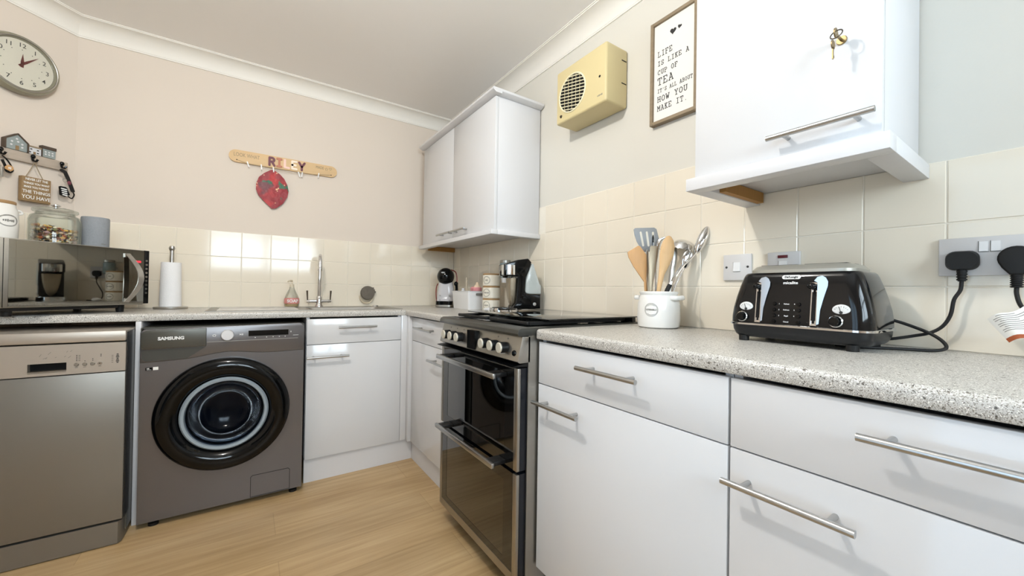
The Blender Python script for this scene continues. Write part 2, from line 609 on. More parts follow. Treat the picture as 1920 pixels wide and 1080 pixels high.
        for v in me.vertices:
            a, c, d = v.co.x * sx, v.co.y, v.co.z
            v.co = (x + a * ca - c * sa, y - d, z + a * sa + c * ca)
        s.bm.from_mesh(me)
        bpy.data.objects.remove(ob)
        bpy.data.meshes.remove(me)
        bpy.data.curves.remove(cu)
        return s

    rib = 0

    def ribbon(s, pts, wd, y0, y1, cap=6):
        MB.rib = (MB.rib + 1) % 9
        y0, y1 = min(y0, y1), max(y0, y1)
        y0 -= MB.rib * 0.00002
        for p, q in zip(pts, pts[1:]):
            dx, dz = q[0] - p[0], q[1] - p[1]
            a = math.atan2(dz, dx)
            h = wd / 2
            poly = [(q[0] + h * math.cos(a - PI / 2 + PI * k / cap), q[1] + h * math.sin(a - PI / 2 + PI * k / cap)) for k in range(cap + 1)]
            poly += [(p[0] + h * math.cos(a + PI / 2 + PI * k / cap), p[1] + h * math.sin(a + PI / 2 + PI * k / cap)) for k in range(cap + 1)]
            s.prism(poly, y0, y1, 'y')
            y0 -= 0.00002
        return s

    def marks(s, n, cw, h, x, z, y, d=0.0004, ang=0.0):
        """a row of tiny illegible printed marks"""
        ca, sa = math.cos(ang), math.sin(ang)
        for i in range(n):
            u = (i - (n - 1) / 2) * cw
            hh = h * (0.38 + 0.12 * ((i * 7) % 3))
            a = MB()
            a.box(u - cw * 0.32, u + cw * 0.32, y - d, y, -hh, hh)
            for v in a.bm.verts:
                p, q = v.co.x, v.co.z
                v.co = (x + p * ca - q * sa, v.co.y, z + p * sa + q * ca)
            tmp = bpy.data.meshes.new('t')
            a.bm.to_mesh(tmp)
            a.bm.free()
            s.bm.from_mesh(tmp)
            bpy.data.meshes.remove(tmp)
        return s

    def xform(s, m):
        bmesh.ops.transform(s.bm, matrix=m, verts=s.bm.verts[:])
        return s


FR = {'W': (0.0, (0, 0)), 'R': (-PI / 2, (0, 0)), 'C': (PI / 4, (-2.09, 0)), 'V': (math.radians(-34.3), (0, 0))}
OFF = {}


def frame_mat(fr):
    a, o = FR[fr]
    return Matrix.Translation((o[0], o[1], 0)) @ Matrix.Rotation(a, 4, 'Z')


def tag(o, label=None, cat=None, group=None, kind=None):
    if label: o['label'] = label
    if cat: o['category'] = cat
    if group: o['group'] = group
    if kind: o['kind'] = kind
    return o


def mesh_from(mb, name, mat, off=Vector((0, 0, 0)), angle=38):
    me = bpy.data.meshes.new(name)
    if off.length > 0:
        bmesh.ops.translate(mb.bm, vec=-off, verts=mb.bm.verts[:])
    mb.bm.to_mesh(me)
    mb.bm.free()
    for m in (mat if isinstance(mat, (list, tuple)) else [mat]):
        me.materials.append(m)
    me.polygons.foreach_set('use_smooth', [True] * len(me.polygons))
    me.set_sharp_from_angle(angle=math.radians(angle))
    return me


def thing(name, label, cat, base=(0, 0, 0), fr='W', rz=0.0, local=False, group=None, kind=None):
    o = bpy.data.objects.new(name, None)
    o.empty_display_size = 0.05
    COL.objects.link(o)
    o.matrix_world = frame_mat(fr) @ Matrix.Translation(base) @ Matrix.Rotation(rz, 4, 'Z')
    OFF[o.name] = Vector((0, 0, 0)) if (local or rz) else Vector(base)
    return tag(o, label, cat, group, kind)


def part(name, mb, mat, parent, label=None, kind=None, angle=38):
    me = mesh_from(mb, name, mat, OFF[parent.name], angle)
    o = bpy.data.objects.new(name, me)
    COL.objects.link(o)
    o.parent = parent
    OFF[o.name] = OFF[parent.name]
    return tag(o, label, None, None, kind)


def single(name, mb, mat, label, cat, base=(0, 0, 0), fr='W', group=None, kind=None, local=False, angle=38, rz=0.0):
    me = mesh_from(mb, name, mat, Vector((0, 0, 0)) if (local or rz) else Vector(base), angle)
    o = bpy.data.objects.new(name, me)
    COL.objects.link(o)
    o.matrix_world = frame_mat(fr) @ Matrix.Translation(base) @ Matrix.Rotation(rz, 4, 'Z')
    OFF[o.name] = Vector((0, 0, 0)) if (local or rz) else Vector(base)
    return tag(o, label, cat, group, kind)


def struct(name, mb, mat, label=None, fr='W', cat=None):
    o = single(name, mb, mat, label, cat, (0, 0, 0), fr, kind='structure')
    return o


def copy_tree(o, parent=None):
    c = o.copy()
    COL.objects.link(c)
    OFF[c.name] = OFF.get(o.name, Vector((0, 0, 0)))
    if parent is not None:
        c.parent = parent
    for ch in list(o.children):
        copy_tree(ch, c)
    return c


def rrect(cx, cy, hx, hy, r, z, n=5):
    r = min(r, hx, hy)
    out = []
    for (sx, sy, a0) in ((1, 1, 0), (-1, 1, PI / 2), (-1, -1, PI), (1, -1, 1.5 * PI)):
        for k in range(n + 1):
            a = a0 + PI / 2 * k / n
            out.append((cx + sx * (hx - r) + r * math.cos(a), cy + sy * (hy - r) + r * math.sin(a), z))
    return out


def arc(cx, cz, r, a0, a1, n, rz=None):
    rz = r if rz is None else rz
    return [(cx + r * math.cos(math.radians(a0 + (a1 - a0) * k / n)), cz + rz * math.sin(math.radians(a0 + (a1 - a0) * k / n))) for k in range(n + 1)]


GL = {
    'L': [[(.2, 1), (.2, 0), (.9, 0), (.9, .25)], [(0, 1), (.45, 1)], [(0, 0), (.2, 0)]],
    'I': [[(.5, 0), (.5, 1)], [(.15, 1), (.85, 1)], [(.15, 0), (.85, 0)]],
    'F': [[(.2, 0), (.2, 1)], [(0, 1), (.9, 1), (.9, .75)], [(.2, .52), (.65, .52)], [(0, 0), (.5, 0)]],
    'E': [[(.2, 0), (.2, 1)], [(0, 1), (.88, 1), (.88, .77)], [(.2, .52), (.62, .52)], [(0, 0), (.93, 0), (.93, .25)]],
    'S': [arc(.5, .74, .36, 20, 270, 8, .26)[0:] + arc(.5, .25, .38, 90, -160, 8, .25)[1:], [(.86, .72), (.86, 1)], [(.12, .28), (.12, 0)]],
    'K': [[(.2, 0), (.2, 1)], [(0, 1), (.42, 1)], [(0, 0), (.42, 0)], [(.82, 1), (.2, .42)], [(.4, .58), (.85, 0)], [(.62, 1), (1, 1)], [(.65, 0), (1, 0)]],
    'C': [arc(.52, .5, .42, 45, 315, 10, .5), [(.86, .7), (.86, 1)]],
    'U': [[(.15, 1), (.15, .32)] + arc(.5, .32, .35, 180, 360, 8, .32) + [(.85, 1)], [(0, 1), (.35, 1)], [(.65, 1), (1, 1)]],
    'P': [[(.2, 0), (.2, 1)], [(0, 1), (.58, 1)] + arc(.58, .74, .32, 90, -90, 7, .26) + [(.2, .48)], [(0, 0), (.5, 0)]],
    'B': [[(.2, 0), (.2, 1)], [(0, 1), (.55, 1)] + arc(.55, .77, .27, 90, -90, 6, .23) + [(.2, .54)], arc(.58, .27, .33, 90, -90, 6, .27) + [(0, 0)]],
    'O': [arc(.5, .5, .44, 0, 360, 16, .5)],
    'T': [[(.5, 0), (.5, 1)], [(.05, .74), (.05, 1), (.95, 1), (.95, .74)], [(.25, 0), (.75, 0)]],
    'A': [[(.1, 0), (.5, 1), (.9, 0)], [(.25, .34), (.75, .34)], [(-.04, 0), (.3, 0)], [(.7, 0), (1.04, 0)], [(.28, 1), (.5, 1)]],
    'H': [[(.15, 0), (.15, 1)], [(.85, 0), (.85, 1)], [(.15, .52), (.85, .52)], [(0, 1), (.33, 1)], [(.67, 1), (1, 1)], [(0, 0), (.33, 0)], [(.67, 0), (1, 0)]],
    'W': [[(.05, 1), (.27, 0), (.5, .7), (.73, 0), (.95, 1)], [(-.08, 1), (.22, 1)], [(.78, 1), (1.08, 1)]],
    'Y': [[(.12, 1), (.5, .48), (.88, 1)], [(.5, .48), (.5, 0)], [(-.02, 1), (.3, 1)], [(.7, 1), (1.02, 1)], [(.25, 0), (.75, 0)]],
    'M': [[(.1, 0), (.1, 1), (.5, .4), (.9, 1), (.9, 0)], [(-.05, 1), (.1, 1)], [(.9, 1), (1.05, 1)], [(-.05, 0), (.28, 0)], [(.72, 0), (1.05, 0)]],
    'R': [[(.2, 0), (.2, 1)], [(.2, 1), (.58, 1)] + arc(.58, .74, .3, 90, -90, 7, .26) + [(.2, .48)], [(.55, .48), (.92, 0)]],
    '.': [[(.45, 0), (.5, .04)]],
    "'": [[(.5, 1), (.48, .78)]],
}


def typed(mb, txt, x, z, h, cw, y, wd, yd=0.0006):
    """typewriter lettering from the left edge x, base line z"""
    for i, ch in enumerate(txt):
        for pl in GL.get(ch, ()):
            pts = [(x + i * cw + p[0] * cw * 0.74, z + p[1] * h) for p in pl]
            mb.ribbon(pts, wd, y, y - yd, cap=3)
    return mb

# ------------------------------------------------------------------ room shell
CEIL, YF, XL = 2.362, -4.3, -3.0
WT = 0.91          # worktop height
TO = 0.006         # tiles stand this far proud of the paint

b = MB().box(-3.1, 0.12, -4.4, 0.12, -0.05, 0.0)
struct('floor', b, m_floor)
b = MB().box(-3.1, 0.12, -4.4, 0.12, CEIL, CEIL + 0.05)
struct('ceiling', b, m_ceil)
wall_back = struct('wall_back', MB().box(-2.2, 0.1, TO, 0.1, 0, CEIL), m_wall)
wall_right = struct('wall_right', MB().box(TO, 0.1, -4.4, TO, 0, CEIL), m_wall_lit)
# chamfered wall at 45 degrees, its own frame: x along the wall (0 at the corner), y into the wall
wall_corner = struct('wall_left', MB().box(-1.30, 0.06, TO, 0.08, 0, CEIL), m_wall, fr='C')
# left wall with the glazed door opening, wall behind the camera with the window opening
b = MB().grid([-4.4, -3.6, -2.2, -0.85], [0, 2.1, CEIL], XL - 0.1, XL, skip=((1, 0),), axis='x')
struct('wall_side', b, m_wall)
b = MB().grid([-3.1, -1.9, -0.4, 0.1], [0, 1.25, 2.2, CEIL], YF - 0.1, YF, skip=((1, 1),), axis='y')
struct('wall_front', b, m_wall)
win = struct('window_1', MB().grid([-1.9, -1.84, -1.18, -1.12, -0.46, -0.4], [1.25, 1.31, 1.78, 1.83, 2.14, 2.2], YF - 0.07, YF - 0.02,
                                   skip=((1, 1), (3, 1), (1, 3), (3, 3)), axis='y'), m_plastic)
part('pane', MB().box(-1.85, -0.45, YF - 0.047, YF - 0.043, 1.30, 2.15), m_pane, win)
dr = struct('door_1', MB().grid([-3.6, -3.52, -2.93, -2.87, -2.28, -2.2], [0.0, 0.1, 2.02, 2.1], XL - 0.07, XL - 0.02,
                                skip=((1, 1), (3, 1)), axis='x'), m_plastic)
part('pane', MB().box(XL - 0.047, XL - 0.043, -3.53, -2.27, 0.09, 2.03), m_pane, dr)

# coving: a concave quarter swept along each wall, mitred at the corners
CD, CZ0 = 0.085, 2.280
prof = [(0.0, CZ0), (0.006, CZ0), (0.006, CZ0 + 0.006)]
for k in range(9):
    a = math.radians(90 * k / 8)
    prof.append((0.008 + (CD - 0.014) * (1 - math.cos(a)), CZ0 + 0.008 + (CEIL - 0.008 - CZ0 - 0.008) * math.sin(a)))
prof += [(CD - 0.005, CEIL - 0.004), (CD, CEIL - 0.004), (CD, CEIL), (0.0, CEIL)]


def coving(name, end0, end1):
    b = MB()
    A = [(*end0(d), z) for d, z in prof]
    B = [(*end1(d), z) for d, z in prof]
    b.loft([A, B])
    struct(name, b, m_cove)


def off(d): return d - TO  # measured from the painted face


mit = 0.41421
XC = -2.09
coving('trim_1', lambda d: (XC + mit * off(d), -off(d)), lambda d: (-off(d), -off(d)))
coving('trim_2', lambda d: (-off(d), -off(d)), lambda d: (-off(d), YF))
# chamfer wall coving: from the back-wall mitre to the left wall
coving('trim_3', lambda d: (XC + mit * off(d), -off(d)), lambda d: (XL + 0.05, -(XL + 0.05 - XC) * -1 - off(d) * 1.41421))

# ------------------------------------------------------------------ wall tiles
TP, TS = 0.150, 0.1474
tile_mesh = {}


def tile(parent, fr, x0, x1, z0, z1):
    """one glazed tile, front face on the plane y=0 of frame fr"""
    w_, h_ = round(x1 - x0, 4), round(z1 - z0, 4)
    key = (w_, h_)
    if key not in tile_mesh:
        mb = MB()
        e = 0.0016
        mb.loft([[(0, TO, 0), (w_, TO, 0), (w_, TO, h_), (0, TO, h_)],
                 [(0, e, 0), (w_, e, 0), (w_, e, h_), (0, e, h_)],
                 [(e, 0, e), (w_ - e, 0, e), (w_ - e, 0, h_ - e), (e, 0, h_ - e)]])
        tile_mesh[key] = mesh_from(mb, 'tile', m_tile)
    o = bpy.data.objects.new('tile', tile_mesh[key])
    COL.objects.link(o)
    o.parent = parent
    o.matrix_parent_inverse = Matrix.Identity(4)
    o.matrix_local = parent.matrix_world.inverted() @ frame_mat(fr) @ Matrix.Translation((x0, 0, z0))


g = (TP - TS) / 2


def tiles_run(parent, fr, joints, rows):
    for z in rows:
        for a, c in zip(joints, joints[1:]):
            if c - a > 0.012:
                tile(parent, fr, a + g, c - g, z + g, z + TP - g)


ROWS = [WT, WT + TP, WT + 2 * TP]
jb = [-2.09] + [-0.199 - TP * k for k in range(12, -1, -1)] + [-0.049, -0.001]
part('grout', MB().box(-2.09, 0.0, 0.0018, TO, WT, WT + 3 * TP), m_grout, wall_back)
tiles_run(wall_back, 'W', jb, ROWS)
jr = [0.001] + [0.111 + TP * k for k in range(0, 21)]
grt = MB().box(0.0018, TO, -3.2, -0.0, WT, WT + 3 * TP)
grt.box(0.0018, TO, -2.225, -1.10, WT + 3 * TP, WT + 4 * TP)
part('grout', grt, m_grout, wall_right)
tiles_run(wall_right, 'R', jr, ROWS)
tiles_run(wall_right, 'R', [1.161 - TP * 0 + TP * k for k in range(0, 8)], [WT + 3 * TP])
part('grout', MB().box(-0.92, 0.0, 0.0018, TO, WT, WT + 3 * TP), m_grout, wall_corner)
tiles_run(wall_corner, 'C', [-0.92, -0.77, -0.62, -0.47, -0.32, -0.17, -0.02], ROWS)

# ------------------------------------------------------------------ worktops
ZB = 0.878
FB, FRX = -0.542, -0.572     # front edges of the back run and of the right run


def edge_profile(front):
    """(depth, z) from the front underside round the nose to the back"""
    r = 0.011
    P = [(front + 0.002, ZB)]
    P += [(front, ZB + 0.003)]
    P += [(front + r - r * math.cos(math.radians(90 * k / 5)), WT - r + r * math.sin(math.radians(90 * k / 5))) for k in range(6)]
    return P


# sink opening cut through the back worktop
SX0, SX1, SY0, SY1 = -1.075, -0.635, -0.42, -0.16
pr = edge_profile(FB)
b = MB()
b.prism(pr + [(SY0, WT), (SY0, ZB)], -2.62, FRX, 'x')
b.prism([(-2.62, SY0), (SX0, SY0), (SX0, -0.001), (-2.09, -0.001)], ZB, WT, 'z')
b.box(SX0, SX1, SY1, -0.001, ZB, WT)
b.box(SX1, FRX, SY0, -0.001, ZB, WT)
single('worktop', b, m_work, 'long speckled grey-beige laminate worktop under the sink and microwave', 'worktop', (-1.5, -0.3, ZB))
b = MB()
prR = [(d, z) for d, z in edge_profile(FRX)]
b.prism(prR + [(-0.001, WT), (-0.001, ZB)], -1.202, -0.001, 'y')
single('worktop', b, m_work, 'short speckled laminate worktop in the corner between sink and cooker', 'worktop', (-0.3, -0.6, ZB))
b = MB()
b.prism(prR + [(-0.001, WT), (-0.001, ZB)], -3.25, -1.828, 'y', bev=0.004, seg=2)
single('worktop', b, m_work, 'speckled laminate worktop carrying the black toaster and the utensil pot', 'worktop', (-0.3, -2.5, ZB))


# ------------------------------------------------------------------ base units
def bar(mb, x0, x1, z, face, stand=0.036, r=0.0062):
    mb.cyl((x0, face - stand, z), (x1, face - stand, z), r, n=16)
    L_ = x1 - x0
    for t in (0.17, 0.83):
        x = x0 + L_ * t
        mb.cyl((x, face, z), (x, face - stand, z), 0.0048, n=12)
    return mb


def front(name, parent, x0, x1, z0, z1, face, handle=None, t=0.018):
    p = part(name, MB().box(x0, x1, face, face + t, z0, z1, bev=0.0012, seg=2), m_white, parent)
    if handle:
        part('handle', bar(MB(), handle[0], handle[1], handle[2], face), m_handle, p)
    return p


def base_unit(fr, x0, x1, face, label, dh, doh, plinth_face, px0=None, px1=None, zs=0.731):
    t = thing('base_cabinet', label, 'cabinet', ((x0 + x1) / 2, face + 0.25, 0), fr, group='white gloss base cabinets')
    cs = MB().box(x0, x0 + 0.016, face + 0.019, -0.02, 0.126, ZB - 0.002).box(x1 - 0.016, x1, face + 0.019, -0.02, 0.126, ZB - 0.002)
    cs.box(x0 + 0.016, x1 - 0.016, face + 0.019, -0.02, 0.126, 0.142).box(x0 + 0.016, x1 - 0.016, -0.028, -0.02, 0.142, ZB - 0.002)
    cs.box(x0 + 0.016, x1 - 0.016, face + 0.019, face + 0.035, zs - 0.02, zs + 0.02)
    part('carcass', cs, m_whitem, t)
    front('drawer_front', t, x0 + 0.0015, x1 - 0.0015, zs + 0.0015, 0.868, face, dh)
    front('door', t, x0 + 0.0015, x1 - 0.0015, 0.126, zs - 0.0015, face, doh)
    part('plinth', MB().box(x0 if px0 is None else px0, x1 if px1 is None else px1, plinth_face, plinth_face + 0.016, 0.0, 0.124), m_whitem, t)
    return t


base_unit('W', -1.104, -0.598, -0.545, 'white sink cabinet with one drawer and a door beside the washing machine',
          (-0.952, -0.750, 0.822), (-1.104, -0.897, 0.667), -0.531, px1=-0.519)
base_unit('R', 0.585, 1.203, -0.545, 'white corner cabinet half hidden behind the cooker',
          (0.70, 0.95, 0.815), (0.91, 1.15, 0.663), -0.518, px0=0.531)
base_unit('R', 1.828, 2.4435, -0.560, 'white drawer-and-door cabinet next to the cooker, under the utensil pot',
          (2.040, 2.245, 0.821), (1.843, 2.045, 0.677), -0.515)
base_unit('R', 2.4455, 3.061, -0.560, 'white drawer-and-door cabinet below the toaster and double socket',
          (2.649, 2.85, 0.822), (2.448, 2.649, 0.674), -0.515)
# corner post between the two runs
b = MB().box(-0.597, -0.546, -0.543, -0.50, 0.126, ZB - 0.001, bev=0.001)
b.box(-0.563, -0.526, -0.584, -0.5435, 0.126, ZB - 0.001, bev=0.001)
single('corner_post', b, m_white, 'white corner post where the two runs of cabinets meet', 'post', (-0.56, -0.54, 0.126))
# white end panel between dishwasher and washing machine
b = MB().box(-1.760, -1.742, -0.55, -0.03, 0.0, ZB - 0.001, bev=0.001)
single('end_panel', b, m_whitem, 'narrow white upright panel between dishwasher and washing machine', 'panel', (-1.751, -0.3, 0))


# ------------------------------------------------------------------ wall cabinets
t = thing('wall_cabinet', 'white two-door wall cabinet in the corner above the coffee machine', 'cabinet', (0.60, -0.15, 1.36), 'R', group='white wall cabinets')
part('carcass', MB().box(0.102, 1.104, -0.281, -0.001, 1.358, 2.065, bev=0.001), m_whitem, t)
for x0, x1, h in ((0.10, 0.5985, (0.43, 0.625, 1.395)), (0.6015, 1.104, (0.635, 0.83, 1.395))):
    front('door', t, x0, x1, 1.358, 2.064, -0.300, h)
b = MB()
b.prism([(-0.335, 2.090), (-0.335, 2.078), (-0.318, 2.066), (-0.28, 2.066), (-0.28, 2.090)], 0.088, 1.136, 'x')
b.prism([(1.136, 2.090), (1.136, 2.078), (1.118, 2.066), (1.06, 2.066), (1.06, 2.090)], -0.2798, -0.001, 'y')
part('cornice', b, m_whitem, t)
b = MB().box(0.088, 1.118, -0.325, -0.285, 1.331, 1.3565, bev=0.002).box(1.075, 1.118, -0.2849, -0.001, 1.331, 1.3565, bev=0.002)
part('pelmet', b, m_whitem, t)
part('batten', MB().box(0.10, 0.125, -0.26, -0.05, 1.325, 1.3565), m_wood_raw, t)

t = thing('wall_cabinet', 'white single-door wall cabinet with keys in its lock above the toaster', 'cabinet', (2.42, -0.16, 1.36), 'R', group='white wall cabinets')
part('carcass', MB().box(2.226, 2.614, -0.300, -0.001, 1.358, 2.065, bev=0.001), m_whitem, t)
d = front('door', t, 2.224, 2.616, 1.358, 2.064, -0.320, (2.421, 2.613, 1.402))
part('lock', MB().lathe([(0, -0.324), (0.0085, -0.324), (0.0095, -0.322), (0.0095, -0.319)], (2.551, 0, 1.581), 'y', 20), m_brass, d)
b = MB().box(2.212, 2.633, -0.345, -0.298, 1.322, 1.3565, bev=0.0015)
b.box(2.212, 2.257, -0.2979, -0.001, 1.322, 1.3565, bev=0.0015)
b.box(2.587, 2.633, -0.2979, -0.001, 1.322, 1.3565, bev=0.0015)
part('pelmet', b, m_whitem, t)
part('batten', MB().box(2.2575, 2.275, -0.25, -0.02, 1.325, 1.3565), m_wood_raw, t)
part('cornice', MB().prism([(-0.355, 2.090), (-0.355, 2.078), (-0.338, 2.066), (-0.001, 2.066), (-0.001, 2.090)], 2.205, 2.64, 'x'), m_whitem, t)

# keys hanging in the lock
t = thing('key_ring', 'small ring of two brass keys hanging in the wall cabinet lock', 'keys', (2.551, -0.345, 1.581), 'R')
b = MB().box(2.5495, 2.5525, -0.352, -0.3245, 1.5785, 1.5835)
b.lathe([(0, -0.0012), (0.0105, -0.0012), (0.0105, 0.0012), (0, 0.0012)], (2.551, -0.356, 1.583), 'x', 18)
part('key', b, m_brass, t)
ringp = [(2.553 + 0.010 * math.cos(a), -0.360 + 0.007 * math.sin(a * 1.0), 1.578 + 0.011 * math.sin(a)) for a in [2 * PI * k / 14 for k in range(14)]]
part('ring', MB().tube(ringp, 0.0012, 8, 3, closed=True), m_bronze, t)
b = MB().lathe([(0, -0.001), (0.0095, -0.001), (0.0095, 0.001), (0, 0.001)], (2.548, -0.362, 1.558), 'x', 18)
b.box(2.547, 2.549, -0.3645, -0.3595, 1.528, 1.553)
b.box(2.547, 2.549, -0.361, -0.357, 1.531, 1.536)
part('key', b, m_brass, t)

# ------------------------------------------------------------------ dishwasher
DX0, DX1, DY = -2.362, -1.764, -0.682
t = thing('dishwasher', 'grey dishwasher with a scratched control fascia beside the washing machine', 'dishwasher', (-2.06, -0.48, 0))
part('body', MB().box(DX0 + 0.004, DX1 + 0.003, -0.625, -0.335, 0.03, 0.846), m_graph2, t)
part('top_panel', MB().box(DX0, DX1, DY, -0.33, 0.811, 0.852, bev=0.004), m_dish2, t)
part('side_trim', MB().box(DX1 - 0.006, DX1 + 0.004, DY + 0.014, -0.6, 0.10, 0.845), m_blackm, t)
p = part('control_fascia', MB().grid([DX0, -2.022, -1.925, DX1], [0.692, 0.703, 0.738, 0.806], DY, DY + 0.03, skip=((1, 1),), axis='y'), m_dish2, t)
part('handle_recess', MB().box(-2.022, -1.925, DY + 0.022, DY + 0.029, 0.703, 0.738), m_void, p)
part('handle_lip', MB().prism([(DY - 0.001, 0.7035), (DY + 0.022, 0.7035), (DY + 0.006, 0.712), (DY - 0.001, 0.709)], -2.022, -1.925, 'x'), m_steel2, p)
for i, x in enumerate((-1.899, -1.877, -1.856, -1.836)):
    part('button', MB().lathe([(0, DY - 0.003), (0.0055, DY - 0.003), (0.007, DY - 0.0005), (0.007, DY + 0.001)], (x, 0, 0.727), 'y', 16), m_steel2 if i < 3 else m_chrome, p)
b = MB()
for k in range(4):
    b.box(-1.900, -1.897, DY - 0.0006, DY, 0.741 + k * 0.0065, 0.744 + k * 0.0065)
    b.box(-1.894, -1.889, DY - 0.0006, DY, 0.7415 + k * 0.0065, 0.743 + k * 0.0065)
for k in range(2):
    b.box(-1.857, -1.8545, DY - 0.0006, DY, 0.739 + k * 0.006, 0.7415 + k * 0.006)
    b.box(-1.835, -1.832, DY - 0.0006, DY, 0.754 + k * 0.006, 0.757 + k * 0.006)
b.box(-1.878, -1.8755, DY - 0.0006, DY, 0.738, 0.7405)
b.lathe([(0, DY - 0.0036), (0.002, DY - 0.0036), (0.002, DY - 0.003)], (-1.836, 0, 0.727), 'y', 10)
for x in (-1.899, -1.877, -1.836):
    b.box(x - 0.004, x + 0.004, DY - 0.0006, DY, 0.7155, 0.7168)
for k in range(5):
    b.box(-1.804, -1.799, DY - 0.0006, DY, 0.727 + k * 0.0068, 0.7283 + k * 0.0068)
b.marks(7, 0.0055, 0.0075, -1.787, 0.7425, DY, ang=-PI / 2)
part('printed_symbols', b, m_ink, p, kind='stuff')
b = MB()
rs = random.Random(4)
for k in range(9):
    x, z, a = -2.0 + rs.random() * 0.09, 0.752 + rs.random() * 0.03, rs.uniform(0.3, 1.1)
    L_ = rs.uniform(0.004, 0.012)
    b.ribbon([(x, z), (x + L_ * math.cos(a), z + L_ * math.sin(a))], 0.0011, DY, DY - 0.0003, cap=2)
part('scratches', b, m_inkgrey, p, kind='stuff')
part('door_panel', MB().box(DX0, DX1, DY + 0.002, DY + 0.03, 0.098, 0.688, bev=0.002), m_dish, t)
part('plinth', MB().prism([(DX0, DY + 0.002), (DX1 - 0.012, DY + 0.002), (DX1 - 0.003, DY + 0.014), (DX1, -0.60), (DX0, -0.60)], 0.004, 0.090, 'z'), m_dish, t)

# ------------------------------------------------------------------ washing machine
WX0, WX1, WY = -1.734, -1.122, -0.612
WC, WZ = -1.437, 0.452
t = thing('washing_machine', 'dark graphite front-loading washing machine under the worktop', 'washing machine', (WC, -0.33, 0))
b = MB()
b.box(WX0, WX0 + 0.004, WY + 0.004, -0.06, 0.022, 0.852)
b.box(WX1 - 0.004, WX1, WY + 0.004, -0.06, 0.022, 0.852)
b.box(WX0 + 0.004, WX1 - 0.004, WY + 0.03, -0.06, 0.846, 0.852)
b.box(WX0 + 0.004, WX1 - 0.004, -0.066, -0.06, 0.022, 0.846)
b.box(WX0 + 0.004, WX1 - 0.004, WY + 0.01, -0.066, 0.022, 0.028)
part('body', b, m_graph2, t)
# front panel with the round opening
n = 64
R0 = 0.17
zt = lambda x: 0.706 + 0.014 * (x - WX0) / 0.6 + 0.020 * math.exp(-((x - WC) / 0.10) ** 2)
b = MB()
inner, outer = [], []
for k in range(n):
    a = 2 * PI * k / n
    ca, sa = math.cos(a), math.sin(a)
    inner.append((WC + R0 * ca, WZ + R0 * sa))
    tx = ((WX1 if ca > 0 else WX0) - WC) / ca if abs(ca) > 1e-6 else 1e9
    tz = ((0.75 if sa > 0 else 0.026) - WZ) / sa if abs(sa) > 1e-6 else 1e9
    q = min(tx, tz)
    outer.append((WC + q * ca, WZ + q * sa))
for (cx_, cz_) in ((WX0, 0.026), (WX1, 0.026), (WX0, 0.75), (WX1, 0.75)):
    k = min(range(n), key=lambda i: (outer[i][0] - cx_) ** 2 + (outer[i][1] - cz_) ** 2)
    outer[k] = (cx_, cz_)
outer = [(x, min(z, zt(x)) if z > 0.69 else z) for x, z in outer]
vi = [b.bm.verts.new((x, WY, z)) for x, z in inner]
vo = [b.bm.verts.new((x, WY, z)) for x, z in outer]
vb = [b.bm.verts.new((x, WY + 0.02, z)) for x, z in outer]
vc = [b.bm.verts.new((x, WY + 0.02, z)) for x, z in inner]
for k in range(n):
    j = (k + 1) % n
    b.bm.faces.new((vi[k], vi[j], vo[j], vo[k]))
    b.bm.faces.new((vo[k], vo[j], vb[j], vb[k]))
    b.bm.faces.new((vi[j], vi[k], vc[k], vc[j]))
bmesh.ops.recalc_face_normals(b.bm, faces=b.bm.faces[:])
part('front_panel', b, m_graph, t, angle=30)
# control panel with the wavy lower edge
low = [(x, zt(x) + 0.001) for x in [WX1 - (WX1 - WX0) * k / 24 for k in range(25)]]
pp = [(WX0, 0.835), (WX0 + 0.012, 0.846), (WX1 - 0.018, 0.856), (WX1, 0.842)]
p = part('control_panel', MB().prism(pp + low, WY - 0.004, WY + 0.03, 'y', bev=0.002), m_graph, t)
q = part('detergent_drawer', MB().prism([(WX0 + 0.004, 0.774), (WX0 + 0.014, 0.764), (-1.514, 0.767), (-1.514, 0.846), (WX0 + 0.02, 0.843), (WX0 + 0.004, 0.832)], WY - 0.017, WY - 0.0035, 'y', bev=0.002), m_graph2, t)
part('lettering', MB().text('SAMSUNG', 0.0185, -1.633, 0.8065, WY - 0.017, 0.0004, 0.0008, sx=1.02), m_inkwhite, q)
part('drawer_grip', MB().prism([(WX0 + 0.006, 0.722), (WX0 + 0.02, 0.711), (-1.58, 0.714), (-1.515, 0.762), (WX0 + 0.006, 0.758)], WY - 0.0055, WY - 0.0035, 'y'), m_grip, p)
kn = part('dial', MB().lathe([(0, WY - 0.024), (0.022, WY - 0.024), (0.0245, WY - 0.021), (0.025, WY - 0.004)], (-1.437, 0, 0.810), 'y', 40), m_dial, t)
part('display', MB().box(-1.357, -1.192, WY - 0.0046, WY - 0.0035, 0.800, 0.826), m_black, p)
b = MB()
b.tube([(-1.486 + 0.0055 * math.cos(2 * PI * k / 12), WY - 0.0045, 0.8095 + 0.0045 * math.sin(2 * PI * k / 12)) for k in range(12)], 0.0011, 6, 1, closed=True)
b.prism([(-1.391, 0.806), (-1.391, 0.814), (-1.385, 0.810)], WY - 0.005, WY - 0.0038, 'y')
b.box(-1.384, -1.382, WY - 0.005, WY - 0.0038, 0.806, 0.814)
b.box(-1.380, -1.378, WY - 0.005, WY - 0.0038, 0.806, 0.814)
for x in (-1.33, -1.284, -1.257, -1.231, -1.206):
    b.lathe([(0, WY - 0.0048), (0.0022, WY - 0.0048), (0.0022, WY - 0.0038)], (x, 0, 0.7925), 'y', 8)
b.box(-1.183, -1.180, WY - 0.0048, WY - 0.0038, 0.811, 0.818)
b.box(-1.172, -1.148, WY - 0.0048, WY - 0.0038, 0.7955, 0.7972)
part('printed_symbols', b, m_inkwhite, p, kind='stuff')
